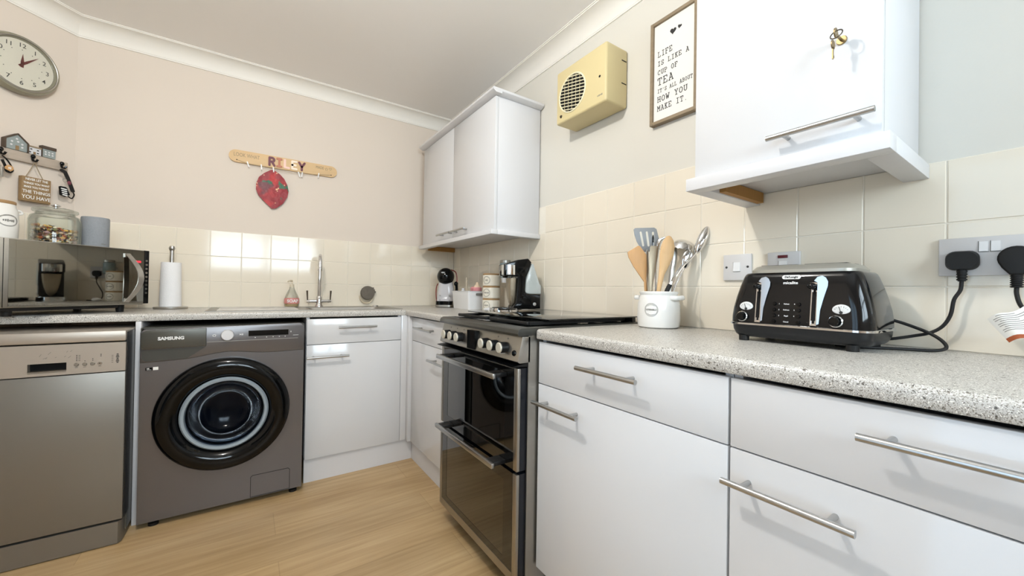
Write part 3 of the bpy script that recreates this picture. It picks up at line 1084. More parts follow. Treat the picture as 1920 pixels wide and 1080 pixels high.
part('panel_edge', MB().box(-1.512, -1.15, WY - 0.006, WY - 0.0035, 0.7805, 0.7825), m_steel, p)
s_ = part('energy_sticker', MB().box(-1.716, -1.693, WY - 0.0006, WY, 0.672, 0.684), m_black, t, label='black energy sticker')
part('sticker', MB().box(-1.692, -1.675, WY - 0.0006, WY, 0.6725, 0.6855), m_paper, t, label='small white sticker')
part('lettering', MB().marks(3, 0.003, 0.004, -1.708, 0.680, WY - 0.0006, 0.0002).box(-1.712, -1.697, WY - 0.0009, WY - 0.0006, 0.6745, 0.6755), m_inkwhite, s_, kind='stuff')
# filter flap
b = MB()
fp = [(-1.337, 0.03), (-1.175, 0.03), (-1.175, 0.125), (-1.182, 0.132), (-1.330, 0.132), (-1.337, 0.125)]
for a_, c_ in zip(fp, fp[1:] + fp[:1]):
    b.ribbon([a_, c_], 0.0022, WY - 0.0012, WY, cap=2)
part('filter_flap', b, m_blackm, t)
# door: black glossy ring, grey glass rim, glass bowl, drum behind
b = MB().lathe([(0.252, WY + 0.0), (0.256, WY - 0.012), (0.252, WY - 0.026), (0.238, WY - 0.037), (0.215, WY - 0.042), (0.195, WY - 0.038), (0.178, WY - 0.026), (0.168, WY - 0.012), (0.166, WY + 0.004)], (WC, 0, WZ), 'y', 72)
dring = part('door', b, m_black, t)
part('glass_rim', MB().lathe([(0.1665, WY - 0.016), (0.160, WY - 0.024), (0.150, WY - 0.022), (0.146, WY - 0.008), (0.146, WY + 0.002)], (WC, 0, WZ), 'y', 64), m_gasket, dring)
b = MB().lathe([(0.1455, WY - 0.014), (0.138, WY - 0.006), (0.128, WY + 0.03), (0.11, WY + 0.075), (0.07, WY + 0.098), (0.03, WY + 0.105), (0, WY + 0.106), (0, WY + 0.101), (0.03, WY + 0.1), (0.066, WY + 0.093), (0.105, WY + 0.071), (0.123, WY + 0.03), (0.134, WY - 0.004), (0.1455, WY - 0.017)], (WC, 0, WZ), 'y', 64)
part('door_glass', b, m_washglass, dring)
b = MB().lathe([(0.1695, WY + 0.004), (0.1695, WY + 0.12), (0.165, WY + 0.125), (0.165, WY + 0.30), (0.0, WY + 0.30)], (WC, 0, WZ), 'y', 48)
for k in range(3):
    a = 2 * PI * k / 3 + 0.4
    pass
part('drum', b, m_drum, t)
for x in (WX0 + 0.05, WX1 - 0.035):
    f = part('foot', MB().lathe([(0, 0.0), (0.018, 0.0), (0.018, 0.012), (0.008, 0.014), (0.008, 0.024)], (x, WY + 0.03, 0), 'z', 16), m_rubber, t)
for x in (WX0 + 0.05, WX1 - 0.05):
    part('foot', MB().lathe([(0, 0.0), (0.018, 0.0), (0.018, 0.012), (0.008, 0.014), (0.008, 0.024)], (x, -0.12, 0), 'z', 16), m_rubber, t)

# ------------------------------------------------------------------ cooker (frame R: x along the right wall, y into the wall)
KX0, KX1 = 1.212, 1.822
t = thing('cooker', 'silver and black free-standing gas cooker with two glass oven doors', 'cooker', (1.517, -0.3, 0), 'R')
for x in (KX0, KX1 - 0.006):
    part('side_panel', MB().box(x, x + 0.006, -0.598, -0.05, 0.06, 0.888), m_steel2, t, label='brushed silver side panel')
b = MB().box(KX0 + 0.007, KX1 - 0.007, -0.575, -0.06, 0.07, 0.12).box(KX0 + 0.007, KX1 - 0.007, -0.10, -0.06, 0.12, 0.885)
b.box(KX0 + 0.007, KX1 - 0.007, -0.585, -0.10, 0.415, 0.455).box(KX0 + 0.007, KX1 - 0.007, -0.585, -0.10, 0.775, 0.886)
b.box(KX0 + 0.007, KX0 + 0.05, -0.585, -0.10, 0.12, 0.775).box(KX1 - 0.05, KX1 - 0.007, -0.585, -0.10, 0.12, 0.775)
part('oven_body', b, m_navy, t)
# control panel, leaning back slightly
cp = [(-0.632, 0.800), (-0.6415, 0.806), (-0.622, 0.886), (-0.59, 0.886), (-0.59, 0.800)]
p = part('control_panel', MB().prism(cp, KX0, KX1, 'x', bev=0.0015), m_steel2, t)
yface = lambda z: -0.6415 + (z - 0.806) * (0.0195 / 0.080)


def knob(x, z):
    k = part('knob', MB().lathe([(0.0185, -0.001), (0.0185, -0.022), (0.0178, -0.029), (0.0170, -0.030)], (x, yface(z), z), 'y', 28), m_blackm, t)
    part('knob_cap', MB().lathe([(0.0, -0.0335), (0.0155, -0.0335), (0.0180, -0.0315), (0.0183, -0.0290)], (x, yface(z), z), 'y', 28), m_cap, k)
    part('pointer', MB().box(x - 0.0012, x + 0.0012, yface(z) - 0.025, yface(z) - 0.004, z - 0.0195, z - 0.018), m_inkwhite, k)


for x in (1.295, 1.355, 1.415, 1.618, 1.680, 1.742):
    knob(x, 0.843)
part('display', MB().box(1.478, 1.540, yface(0.843) - 0.012, yface(0.843) + 0.01, 0.808, 0.879), m_black, p)
b = MB()
for x in (1.295, 1.355, 1.415, 1.680, 1.742):
    b.box(x - 0.003, x + 0.003, yface(0.872) - 0.0006, yface(0.872) + 0.004, 0.869, 0.8745)
part('printed_symbols', b, m_inkgrey, p, kind='stuff')
part('ignition_button', MB().lathe([(0, -0.005), (0.008, -0.005), (0.010, -0.002), (0.010, 0.001)], (1.795, yface(0.83), 0.83), 'y', 18), m_black, t)
# black ledge under the panel
part('ledge', MB().prism([(-0.655, 0.789), (-0.655, 0.792), (-0.60, 0.7995), (-0.585, 0.7995), (-0.585, 0.786)], KX0 + 0.004, KX1 - 0.002, 'x'), m_black, t)


def oven_door(z0, z1, hz, wz0, wz1, label=None):
    d = part('oven_door', MB().grid([1.2185, 1.270, 1.745, 1.8145], [z0, wz0, wz1, z1], -0.6215, -0.590, skip=((1, 1),), axis='y'), m_navy, t)
    part('door_edge', MB().box(1.218, 1.240, -0.634, -0.622, z0, z1, bev=0.002), m_steel2, d, label='silver edge strip')
    part('door_edge', MB().box(1.793, 1.815, -0.634, -0.622, z0, z1, bev=0.002), m_steel2, d, label='silver edge strip')
    part('oven_glass', MB().box(1.2405, 1.7925, -0.6325, -0.629, z0 + 0.001, z1 - 0.001), m_ovenglass, d)
    part('printed_border', MB().grid([1.2406, 1.285, 1.738, 1.7924], [z0 + 0.002, wz0 + 0.012, wz1 - 0.004, z1 - 0.002], -0.6332, -0.63255, skip=((1, 1),), axis='y'), m_glassd, d)
    b = MB().box(1.29, 1.757, -0.694, -0.682, hz - 0.009, hz + 0.009, bev=0.003)
    h_ = part('handle', b, m_handle, d)
    for x in (1.297, 1.705):
        part('handle_bracket', MB().box(x, x + 0.045, -0.6815, -0.633, hz - 0.006, hz + 0.008, bev=0.002), m_blackm, d)
    return d


m_ovenglass = G('tinted_oven_glass', '#6b6458', '#3a362f', refl=2.2)
d1 = oven_door(0.447, 0.782, 0.752, 0.475, 0.745)
d2 = oven_door(0.082, 0.437, 0.458, 0.125, 0.40)
part('door_trim', MB().box(1.2405, 1.7925, -0.634, -0.6328, 0.082, 0.112), m_steel2, d2)
for zr in (0.20, 0.255, 0.305, 0.60, 0.65):
    b = MB().cyl((1.262, -0.56, zr), (1.772, -0.56, zr), 0.003, n=8).cyl((1.262, -0.14, zr), (1.772, -0.14, zr), 0.003, n=8)
    for k in range(14):
        x = 1.28 + k * 0.0365
        b.cyl((x, -0.56, zr), (x, -0.14, zr), 0.0018, n=6)
    part('oven_shelf', b, m_chrome, t)
# hob
b = MB().prism([(-0.640, 0.8875), (-0.644, 0.896), (-0.640, 0.908), (-0.628, 0.914), (-0.035, 0.914), (-0.035, 0.8875)], KX0 - 0.002, KX1 + 0.002, 'x', bev=0.002)
part('hob_top', b, m_hob, t)
part('hob_well', MB().box(KX0 + 0.03, KX1 - 0.03, -0.585, -0.06, 0.9142, 0.9156), m_black, t)
for x, y, r in ((1.37, -0.44, 0.032), (1.37, -0.19, 0.04), (1.665, -0.44, 0.045), (1.665, -0.19, 0.032)):
    q = part('burner', MB().lathe([(r, 0.9158), (r, 0.922), (r * 0.8, 0.9235), (0, 0.9235)], (x, y, 0), 'z', 24), m_blackm, t)
b = MB()
for x0 in (1.255, 1.53):
    x1 = x0 + 0.25
    b.box(x0, x1, -0.575, -0.563, 0.918, 0.930, bev=0.003)
    b.box(x0, x1, -0.082, -0.070, 0.918, 0.930, bev=0.003)
    for x in (x0, x1 - 0.012):
        b.box(x, x + 0.012, -0.563, -0.082, 0.918, 0.929)
    for y in (-0.44, -0.19):
        b.box(x0 + 0.012, x0 + 0.09, y - 0.005, y + 0.005, 0.920, 0.931)
        b.box(x1 - 0.09, x1 - 0.012, y - 0.005, y + 0.005, 0.920, 0.931)
part('pan_support', b, m_rubber, t)
part('glass_lid', MB().box(KX0 + 0.005, KX1 - 0.008, -0.505, -0.03, 0.9335, 0.9385, bev=0.001), m_lidglass, t)
for x in (1.24, 1.74):
    part('lid_hinge', MB().box(x, x + 0.06, -0.05, -0.03, 0.9145, 0.9333), m_blackm, t)
for x in (KX0 + 0.04, KX1 - 0.04):
    for y in (-0.55, -0.1):
        part('foot', MB().lathe([(0, 0), (0.016, 0), (0.016, 0.025), (0.01, 0.03), (0.01, 0.07)], (x, y, 0), 'z', 14), m_rubber, t)

# ------------------------------------------------------------------ sink, tap, things beside it
t = thing('sink', 'stainless steel inset sink with bowl and drainer in the back worktop', 'sink', (-1.05, -0.25, WT))
b = MB()
xs = [-1.535, SX0 + 0.004, SX1 - 0.004, -0.565]
ys = [-0.468, SY0 + 0.004, SY1 - 0.004, -0.05]
b.grid(xs, ys, WT + 0.0004, WT + 0.0032, skip=((1, 1),))
part('rim', b, m_sink, t)
b = MB()
a0 = rrect((SX0 + SX1) / 2, (SY0 + SY1) / 2, (SX1 - SX0) / 2 - 0.005, (SY1 - SY0) / 2 - 0.005, 0.04, WT + 0.0030)
a1 = rrect((SX0 + SX1) / 2, (SY0 + SY1) / 2, (SX1 - SX0) / 2 - 0.009, (SY1 - SY0) / 2 - 0.009, 0.04, WT - 0.004)
a2 = rrect((SX0 + SX1) / 2, (SY0 + SY1) / 2, (SX1 - SX0) / 2 - 0.02, (SY1 - SY0) / 2 - 0.02, 0.04, WT - 0.14)
R_ = [[b.bm.verts.new(p) for p in lp] for lp in (a0, a1, a2)]
for A, B in zip(R_, R_[1:]):
    for k in range(len(A)):
        b.bm.faces.new((A[k], A[(k + 1) % len(A)], B[(k + 1) % len(A)], B[k]))
b.bm.faces.new(R_[-1])
bmesh.ops.recalc_face_normals(b.bm, faces=b.bm.faces[:])
part('bowl', b, m_sink, t)
for k in range(6):
    y = -0.41 + k * 0.058
    part('drainer_ridge', MB().tube([(-1.49, y, WT + 0.0042), (-1.13, y, WT + 0.0042)], 0.004, 8, 1), m_sink, t)
part('overflow_cap', MB().lathe([(0, WT + 0.009), (0.03, WT + 0.008), (0.034, WT + 0.003)], (-1.47, -0.085, 0), 'z', 24), m_chrome, t)
part('waste_plug', MB().lathe([(0, WT + 0.012), (0.022, WT + 0.011), (0.026, WT + 0.003)], (-0.635, -0.09, 0), 'z', 24), m_chrome, t)

TX, TY = -0.985, -0.085
t = thing('kitchen_tap', 'chrome swan-neck mixer tap with two lever handles behind the sink', 'tap', (TX, TY, WT + 0.0032))
z = WT + 0.0033
part('body', MB().lathe([(0.026, z), (0.026, z + 0.004), (0.018, z + 0.018), (0.0165, z + 0.035), (0.017, z + 0.062), (0.012, z + 0.07), (0, z + 0.07)], (TX, TY, 0), 'z', 28), m_chrome, t)
sp = [(TX, TY, z + 0.06), (TX + 0.001, TY, z + 0.17), (TX + 0.002, TY, z + 0.255), (TX, TY - 0.015, z + 0.305), (TX - 0.004, TY - 0.05, z + 0.326), (TX - 0.009, TY - 0.088, z + 0.305), (TX - 0.012, TY - 0.105, z + 0.25), (TX - 0.013, TY - 0.106, z + 0.226)]
part('spout', MB().tube(sp, [0.0115, 0.0105, 0.0105, 0.0105, 0.0105, 0.011, 0.0125, 0.0135], 14, 7), m_chrome, t)
for s in (-1, 1):
    lv = MB().cyl((TX + s * 0.014, TY, z + 0.037), (TX + s * 0.052, TY, z + 0.037), 0.010, n=18).cyl((TX + s * 0.052, TY, z + 0.037), (TX + s * 0.072, TY, z + 0.036), 0.012, 0.0075, n=18)
    p = part('valve', lv, m_chrome, t)
    part('lever', MB().cyl((TX + s * 0.066, TY, z + 0.044), (TX + s * 0.069, TY, z + 0.104), 0.0035, 0.0055, n=12), m_bronze, p)

SPX, SPY = -1.139, -0.095
t = thing('soap_bottle', 'clear pump soap bottle with a pink lettered band beside the tap', 'bottle', (SPX, SPY, WT + 0.0032))
z = WT + 0.0034
part('bottle', MB().lathe([(0, z), (0.034, z), (0.040, z + 0.006), (0.0415, z + 0.03), (0.036, z + 0.065), (0.022, z + 0.098), (0.014, z + 0.115), (0.013, z + 0.125), (0, z + 0.125)], (SPX, SPY, 0), 'z', 32), m_glass, t)
part('soap', MB().lathe([(0, z + 0.004), (0.036, z + 0.006), (0.0385, z + 0.03), (0.037, z + 0.05), (0, z + 0.05)], (SPX, SPY, 0), 'z', 32), m_soapliq, t)
q = part('band', MB().lathe([(0.0412, z + 0.022), (0.0422, z + 0.026), (0.0415, z + 0.05), (0.0395, z + 0.056)], (SPX, SPY, 0), 'z', 32), m_pinkliq, t)
b = MB().text('SOAP', 0.026, 0, 0, -0.0425, 0.0006, 0.0006)
for v in b.bm.verts:   # wrap round the bottle
    a = v.co.x / 0.042
    r = -v.co.y
    v.co = Vector((SPX + r * math.sin(a + 0.06), SPY - r * math.cos(a + 0.06), z + 0.038 + v.co.z))
part('lettering', b, m_inkwhite, q)
b = MB().cyl((SPX, SPY, z + 0.125), (SPX, SPY, z + 0.140), 0.012, n=18).cyl((SPX, SPY, z + 0.140), (SPX, SPY, z + 0.160), 0.004, n=10)
b.tube([(SPX, SPY, z + 0.162), (SPX - 0.012, SPY - 0.012, z + 0.163), (SPX - 0.024, SPY - 0.024, z + 0.156)], [0.007, 0.005, 0.004], 10, 5)
part('pump', b, m_frost, t)

PX, PY = -1.703, -0.10
t = thing('kitchen_roll_holder', 'steel upright kitchen roll holder with round base and ball finial', 'holder', (PX, PY, WT))
part('base', MB().lathe([(0, WT + 0.0005), (0.070, WT + 0.0005), (0.072, WT + 0.004), (0.072, WT + 0.010), (0.068, WT + 0.0125), (0, WT + 0.0125)], (PX, PY, 0), 'z', 40), m_steel, t)
part('pole', MB().cyl((PX, PY, WT + 0.012), (PX, PY, 1.232), 0.0095, n=18).lathe([(0.0095, 1.222), (0.0125, 1.228), (0.014, 1.236), (0.011, 1.246), (0, 1.250)], (PX, PY, 0), 'z', 20), m_bronze if False else m_steel, t)
rb = [(0.018, WT + 0.0135), (0.046, WT + 0.0135), (0.045, WT + 0.06), (0.042, 1.155), (0.041, 1.158), (0.018, 1.158)]
b = MB().lathe(rb + [rb[0]], (PX - 0.002, PY, 0), 'z', 40)
single('kitchen_roll', b, m_tissue, 'white kitchen roll standing on the steel holder by the microwave', 'paper roll', (PX, PY, WT + 0.0135))

# sponge in its wall holder
t = thing('sponge_holder', 'pale plastic suction holder on the tiles under the grey sponge', 'holder', (-0.674, -0.002, 0.965))
b = MB().tube([(-0.674 + 0.047 * math.cos(a), -0.018, 0.985 + 0.052 * math.sin(a)) for a in [PI + PI * k / 12 for k in range(13)]], 0.005, 8, 2)
b.lathe([(0.0, -0.001), (0.040, -0.001), (0.044, -0.004), (0.03, -0.010), (0, -0.012)], (-0.674, 0, 0.975), 'y', 28)
part('cup', b, m_frost, t)
b = MB().lathe([(0, -0.016), (0.043, -0.016), (0.047, -0.020), (0.048, -0.030), (0.045, -0.037), (0, -0.038)], (-0.670, 0, 1.006), 'y', 30)
for k in range(3):
    b.box(-0.638 + k * 0.007, -0.629 + k * 0.007, -0.035, -0.018, 1.030 - k * 0.013, 1.044 - k * 0.013, bev=0.002)
single('sponge', b, m_sponge, 'round grey scouring sponge held against the tiles beyond the tap', 'sponge', (-0.670, -0.027, 1.006))

# ------------------------------------------------------------------ microwave (frame C) and what stands on it
t = thing('microwave', 'mirror-fronted grey microwave with a curved silver handle', 'microwave', (-0.24, -0.29, WT), 'C')
MX0, MX1, MY, MZ0, MZ1 = -0.482, 0.0, -0.474, 0.944, 1.1985
part('body', MB().box(MX0 + 0.003, MX1 - 0.002, MY + 0.026, -0.115, MZ0 + 0.004, MZ1 - 0.001, bev=0.003), m_steel2, t)
p = part('door', MB().box(MX0, -0.022, MY + 0.002, MY + 0.025, MZ0, MZ1, bev=0.002), m_steel2, t)
part('door_glass', MB().box(MX0 + 0.024, -0.0225, MY, MY + 0.0018, MZ0 + 0.006, MZ1 - 0.003), m_mirror, p)
part('door_gap', MB().box(MX0 + 0.010, MX0 + 0.0115, MY + 0.0008, MY + 0.0019, MZ0 + 0.002, MZ1 - 0.002), m_black, p)
hx = -0.094
hp = [(hx, MY - 0.001, 1.174), (hx + 0.012, MY - 0.018, 1.145), (hx + 0.020, MY - 0.026, 1.095), (hx + 0.021, MY - 0.027, 1.065), (hx + 0.014, MY - 0.020, 1.005), (hx, MY - 0.001, 0.960)]
b = MB()
loops = []
for i in range(21):
    s_ = i / 20
    z = 1.178 - s_ * 0.222
    k_ = math.sin(PI * s_)
    yy = MY - 0.004 - 0.040 * k_
    xx = hx + 0.030 * k_
    hw = 0.0095 + 0.001 * k_
    loops.append([(xx - hw, yy + 0.004, z), (xx - hw, yy, z), (xx + hw, yy - 0.003, z), (xx + hw, yy + 0.003, z)])
b.loft(loops)
b.box(hx - 0.009, hx + 0.009, MY - 0.006, MY - 0.0001, 1.160, 1.178).box(hx - 0.009, hx + 0.009, MY - 0.006, MY - 0.0001, 0.956, 0.974)
part('handle', b, m_steel, p)
p = part('control_strip', MB().box(-0.0215, MX1, MY, MY + 0.025, MZ0 + 0.004, MZ1, bev=0.002), m_black, t)
for k in range(9):
    part('button', MB().lathe([(0, MY - 0.0025), (0.0042, MY - 0.002), (0.005, MY - 0.0003)], (-0.0115, 0, 1.150 - k * 0.019), 'y', 14), m_steel2 if k < 5 else m_graph2, p)
part('clock_digits', MB().text('0:00', 0.012, -0.046, 1.143, MY - 0.0002, 0.0003, 0.0003), m_ledred, t, label='glowing red clock digits')
part('base_vent', MB().box(MX0 + 0.02, -0.10, MY + 0.03, -0.14, 0.930, MZ0 + 0.003, bev=0.004), m_blackm, t)
for x in (MX0 + 0.05, -0.075):
    for y in (MY + 0.06, -0.16):
        part('foot', MB().lathe([(0, WT + 0.0005), (0.013, WT + 0.0005), (0.015, 0.930), (0.015, MZ0 + 0.005)], (x, y, 0), 'z', 14), m_rubber, t)

MT = MZ1 + 0.0003
JX, JY = -0.236, -0.297
t = thing('glass_jar', 'round clear glass jar with lid and knob on the microwave', 'jar', (JX, JY, MT), 'C')
out = [(0.070, MT + 0.0), (0.075, MT + 0.006), (0.0755, MT + 0.105), (0.070, MT + 0.122), (0.058, MT + 0.130), (0.056, MT + 0.136)]
inn = [(0.053, MT + 0.136), (0.055, MT + 0.128), (0.066, MT + 0.120), (0.0722, MT + 0.104), (0.0718, MT + 0.009), (0.066, MT + 0.0045), (0, MT + 0.0045)]
part('jar_body', MB().lathe([(0, MT)] + out + inn, (JX, JY, 0), 'z', 48), m_glass, t)
p = part('lid', MB().lathe([(0.0, MT + 0.1375), (0.064, MT + 0.1375), (0.067, MT + 0.142), (0.066, MT + 0.150), (0.050, MT + 0.156), (0.0, MT + 0.158)], (JX, JY, 0), 'z', 48), m_glass, t)
part('knob', MB().lathe([(0.007, MT + 0.157), (0.007, MT + 0.163), (0.016, MT + 0.167), (0.016, MT + 0.171), (0.008, MT + 0.174), (0, MT + 0.1745)], (JX, JY, 0), 'z', 28), m_chrome, p)
b = MB()
rs = random.Random(11)
pts = []
for lay in range(6):
    for k in range(34):
        rr_ = 0.060 * math.sqrt(rs.random()) if k > 16 else 0.0605
        a = rs.random() * 2 * PI
        q = (JX + rr_ * math.cos(a), JY + rr_ * math.sin(a), MT + 0.014 + lay * 0.0115 + rs.uniform(0, 0.004) + (0.008 * math.cos(a - 2.4) if lay == 5 else 0))
        b.sphere(q, rs.uniform(0.0055, 0.0092), 1, rs.uniform(0.6, 1), rs.uniform(0.55, 0.9), 8, 5, Matrix.Rotation(rs.random() * 6, 4, 'Z') @ Matrix.Rotation(rs.random() * 3, 4, 'X'))
single('mixed_nuts', b, m_pieces, 'mixed dried nuts and sweets filling half the glass jar', 'snacks', (JX, JY, MT + 0.005), 'C', kind='stuff')

SX, SY = -0.112, -0.318
t = thing('smart_speaker', 'grey fabric cylinder speaker standing on the microwave beside the glass jar', 'speaker', (SX, SY, MT), 'C')
part('fabric_cover', MB().lathe([(0, MT + 0.001), (0.044, MT + 0.001), (0.046, MT + 0.006), (0.0465, MT + 0.135), (0.0445, MT + 0.140), (0, MT + 0.1415)], (SX, SY, 0), 'z', 44), m_fabric, t)
part('badge', MB().box(SX - 0.006, SX + 0.010, SY - 0.0478, SY - 0.0455, MT + 0.018, MT + 0.0205), m_inkgrey, t)

CX_, CY_ = -0.412, -0.297
t = thing('canister', 'white ceramic canister with wooden lid standing on the microwave', 'canister', (CX_, CY_, MT), 'C', group='ceramic kitchen canisters')
part('jar_body', MB().lathe([(0, MT), (0.056, MT), (0.060, MT + 0.005), (0.062, MT + 0.06), (0.060, MT + 0.115), (0.054, MT + 0.130), (0.053, MT + 0.140), (0, MT + 0.140)], (CX_, CY_, 0), 'z', 44), m_ceramic, t)
part('lid', MB().lathe([(0, MT + 0.1405), (0.053, MT + 0.1405), (0.054, MT + 0.143), (0.054, MT + 0.151), (0.052, MT + 0.153), (0, MT + 0.153)], (CX_, CY_, 0), 'z', 44), m_lidwood, t)
part('handle', MB().tube([(CX_ + 0.056, CY_, MT + 0.122), (CX_ + 0.070, CY_, MT + 0.124), (CX_ + 0.076, CY_, MT + 0.114), (CX_ + 0.061, CY_, MT + 0.108)], 0.004, 10, 6), m_ceramic, t)


def wrap(b, c, r, a0, z0):
    """lay flat lettering (facing -y at y=0) round a vertical cylinder"""
    for v in b.bm.verts:
        a = v.co.x / r + a0
        rr_ = r - v.co.y
        v.co = Vector((c[0] + rr_ * math.sin(a), c[1] - rr_ * math.cos(a), z0 + v.co.z))
    return b


def oval_mark(word, size, rx, rz):
    b = MB()
    for q in (1.0, 0.9):
        b.tube([(rx * q * math.cos(2 * PI * k / 28), -0.0002, rz * q * math.sin(2 * PI * k / 28)) for k in range(28)], 0.0006, 4, 1, closed=True)
    b.marks(len(word), size * 0.62, size * 0.8, 0, 0, 0)
    return b


part('lettering', wrap(oval_mark('......', 0.0095, 0.030, 0.022), (CX_, CY_), 0.0623, 0.16, MT + 0.075), m_inkgrey, t, kind='stuff')

# ------------------------------------------------------------------ clock and hook rail on the chamfered wall
KX, KZ = -0.214, 2.012
t = thing('wall_clock', 'round grey wall clock with white dial and dark red hands', 'clock', (KX, 0.0, KZ), 'C')
part('case', MB().lathe([(0, 0.004), (0.112, 0.004), (0.125, -0.005), (0.128, -0.030), (0.122, -0.046), (0.112, -0.050), (0.107, -0.046), (0.105, -0.038), (0, -0.038)], (KX, 0, KZ), 'y', 64), m_clockgrey, t)
part('dial', MB().lathe([(0.1045, -0.0385), (0, -0.0388)], (KX, 0, KZ), 'y', 64), m_clockface, t)
b = MB()
for h in range(1, 13):
    a = math.radians(90 - 30 * h)
    b.text(str(h), 0.026, KX + 0.083 * math.cos(a), KZ + 0.083 * math.sin(a), -0.0389, 0.0002, 0.0001)
    b.lathe([(0, -0.0394), (0.0018, -0.0392)], (KX + 0.064 * math.cos(a), 0, KZ + 0.064 * math.sin(a)), 'y', 8)
part('numerals', b, m_ink, t)


def hand(ang, ln, w0):
    a = math.radians(90 - ang)
    c, s = math.cos(a), math.sin(a)
    P = [(-0.014, -w0), (ln * 0.25, -w0 * 1.1), (ln, 0), (ln * 0.25, w0 * 1.1), (-0.014, w0)]
    return MB().prism([(KX + x * c - z * s, KZ + x * s + z * c) for x, z in P], -0.0412, -0.0404, 'y')


part('hour_hand', hand(2, 0.047, 0.0048), m_red, t)
part('minute_hand', hand(43, 0.078, 0.0042), m_red, t)
part('rim', MB().tube([(KX + 0.1135 * math.cos(2 * PI * k / 40), -0.0495, KZ + 0.1135 * math.sin(2 * PI * k / 40)) for k in range(40)], 0.003, 8, 1, closed=True), m_steel, t)
part('cover_glass', MB().lathe([(0, -0.0470), (0.1045, -0.0455), (0.1045, -0.0445), (0, -0.0458)], (KX, 0, KZ), 'y', 48), m_pane, t)

t = thing('hook_rail', 'whitewashed wooden key rail topped with three little houses', 'hook rail', (-0.17, -0.01, 1.607), 'C')
part('plank', MB().box(-0.325, -0.036, -0.014, TO - 0.0005, 1.586, 1.630, bev=0.002), m_whitewash, t)
# three houses standing on the rail
p = part('house', MB().prism([(-0.246, 1.6305), (-0.180, 1.6305), (-0.180, 1.668), (-0.211, 1.700), (-0.246, 1.672)], -0.018, 0.0, 'y'), m_bluehouse, t, label='blue-grey gabled house')
b = MB().ribbon([(-0.249, 1.631), (-0.249, 1.673), (-0.211, 1.703), (-0.178, 1.669), (-0.178, 1.631)], 0.005, -0.022, 0.001)
part('roof', b, m_brownwood, p)
b = MB()
for x, z in ((-0.228, 1.665), (-0.209, 1.668), (-0.196, 1.660), (-0.213, 1.680), (-0.230, 1.650), (-0.196, 1.646)):
    b.lathe([(0, -0.0188), (0.004, -0.0185), (0.004, -0.018)], (x, 0, z), 'y', 10)
part('window_pane', b, m_whitem, p)
part('door', MB().box(-0.217, -0.206, -0.0188, -0.018, 1.631, 1.650), m_plaque, p)
p = part('house', MB().box(-0.177, -0.133, -0.016, 0.0, 1.6305, 1.660), m_whitem, t, label='low white cottage')
part('roof', MB().box(-0.178, -0.131, -0.018, 0.001, 1.6605, 1.667), m_frame, p)
b = MB()
for x, z in ((-0.166, 1.652), (-0.144, 1.651), (-0.170, 1.638), (-0.144, 1.638)):
    b.box(x - 0.0032, x + 0.0032, -0.0168, -0.016, z - 0.0025, z + 0.0025)
part('window_pane', b, m_ink, p)
part('door', MB().box(-0.159, -0.151, -0.0168, -0.016, 1.631, 1.642), m_plaque, p)
p = part('house', MB().box(-0.129, -0.084, -0.018, 0.0, 1.6305, 1.668), m_bluehouse, t, label='blue-grey flat-roofed house')
part('roof', MB().box(-0.132, -0.083, -0.022, 0.001, 1.6685, 1.682), m_brownwood, p)
part('wall_edge', MB().box(-0.132, -0.1295, -0.020, 0.0, 1.631, 1.668), m_brownwood, p)
b = MB()
for x in (-0.119, -0.107, -0.095):
    for z in (1.644, 1.655):
        b.box(x - 0.003, x + 0.003, -0.0188, -0.018, z - 0.003, z + 0.003)
part('window_pane', b, m_whitem, p)
for x in (-0.262, -0.162, -0.062):
    b = MB().sphere((x, -0.022, 1.618), 0.0085, 1, 0.7, 1.1, 12, 8)
    b.tube([(x, -0.018, 1.615), (x, -0.022, 1.600), (x + 0.003, -0.034, 1.596), (x + 0.007, -0.038, 1.606)], [0.005, 0.0045, 0.004, 0.0045], 8, 5)
    part('hook', b, m_black, t)

# hanging plaque with lettering
t = thing('hanging_plaque', 'tan wooden block plaque with white lettering hanging below the rail', 'sign', (-0.153, -0.02, 1.46), 'C')
p = part('block', MB().box(-0.203, -0.106, -0.034, -0.012, 1.408, 1.520, bev=0.002), m_plaque, t)
b = MB()
for txt, z, h in (('NEVER LET THE', 1.5085, 0.0115), ('THINGS YOU WANT', 1.4905, 0.0100), ('MAKE YOU FORGET', 1.4735, 0.0100), ('THE THINGS', 1.4520, 0.0155), ('YOU HAVE', 1.4270, 0.0185)):
    b.text(txt, h * 1.25, -0.1545, z, -0.034, 0.0003, 0.0003, sx=0.74 if len(txt) > 10 else 0.84)
part('lettering', b, m_inkwhite, p)
b = MB().tube([(-0.186, -0.023, 1.518), (-0.170, -0.026, 1.56), (-0.160, -0.030, 1.590), (-0.151, -0.028, 1.565), (-0.128, -0.023, 1.518)], 0.0016, 6, 4)
part('cord', b, m_string, t)

# lanyards with keys
t = thing('key_lanyard', 'black woven lanyard with white striped fob hanging from the hook rail', 'keyring', (-0.05, -0.03, 1.55), 'C', group='lanyards on the hook rail')
b = MB()
lp = [(-0.072, -0.033, 1.582), (-0.060, -0.037, 1.576), (-0.050, -0.038, 1.552), (-0.040, -0.038, 1.522), (-0.030, -0.034, 1.492)]
b.ribbon([(q[0], q[2]) for q in lp], 0.0145, -0.040, -0.036)
part('strap', b, m_blackm, t)
b = MB().tube([(-0.030, -0.034, 1.492), (-0.022, -0.034, 1.476), (-0.030, -0.034, 1.456), (-0.044, -0.034, 1.462), (-0.050, -0.034, 1.468)], 0.0028, 8, 5)
part('loop', b, m_black, t)
b = MB().ribbon([(-0.075, 1.500), (-0.058, 1.500), (-0.046, 1.472), (-0.060, 1.462), (-0.072, 1.466), (-0.075, 1.500)], 0.010, -0.040, -0.034)
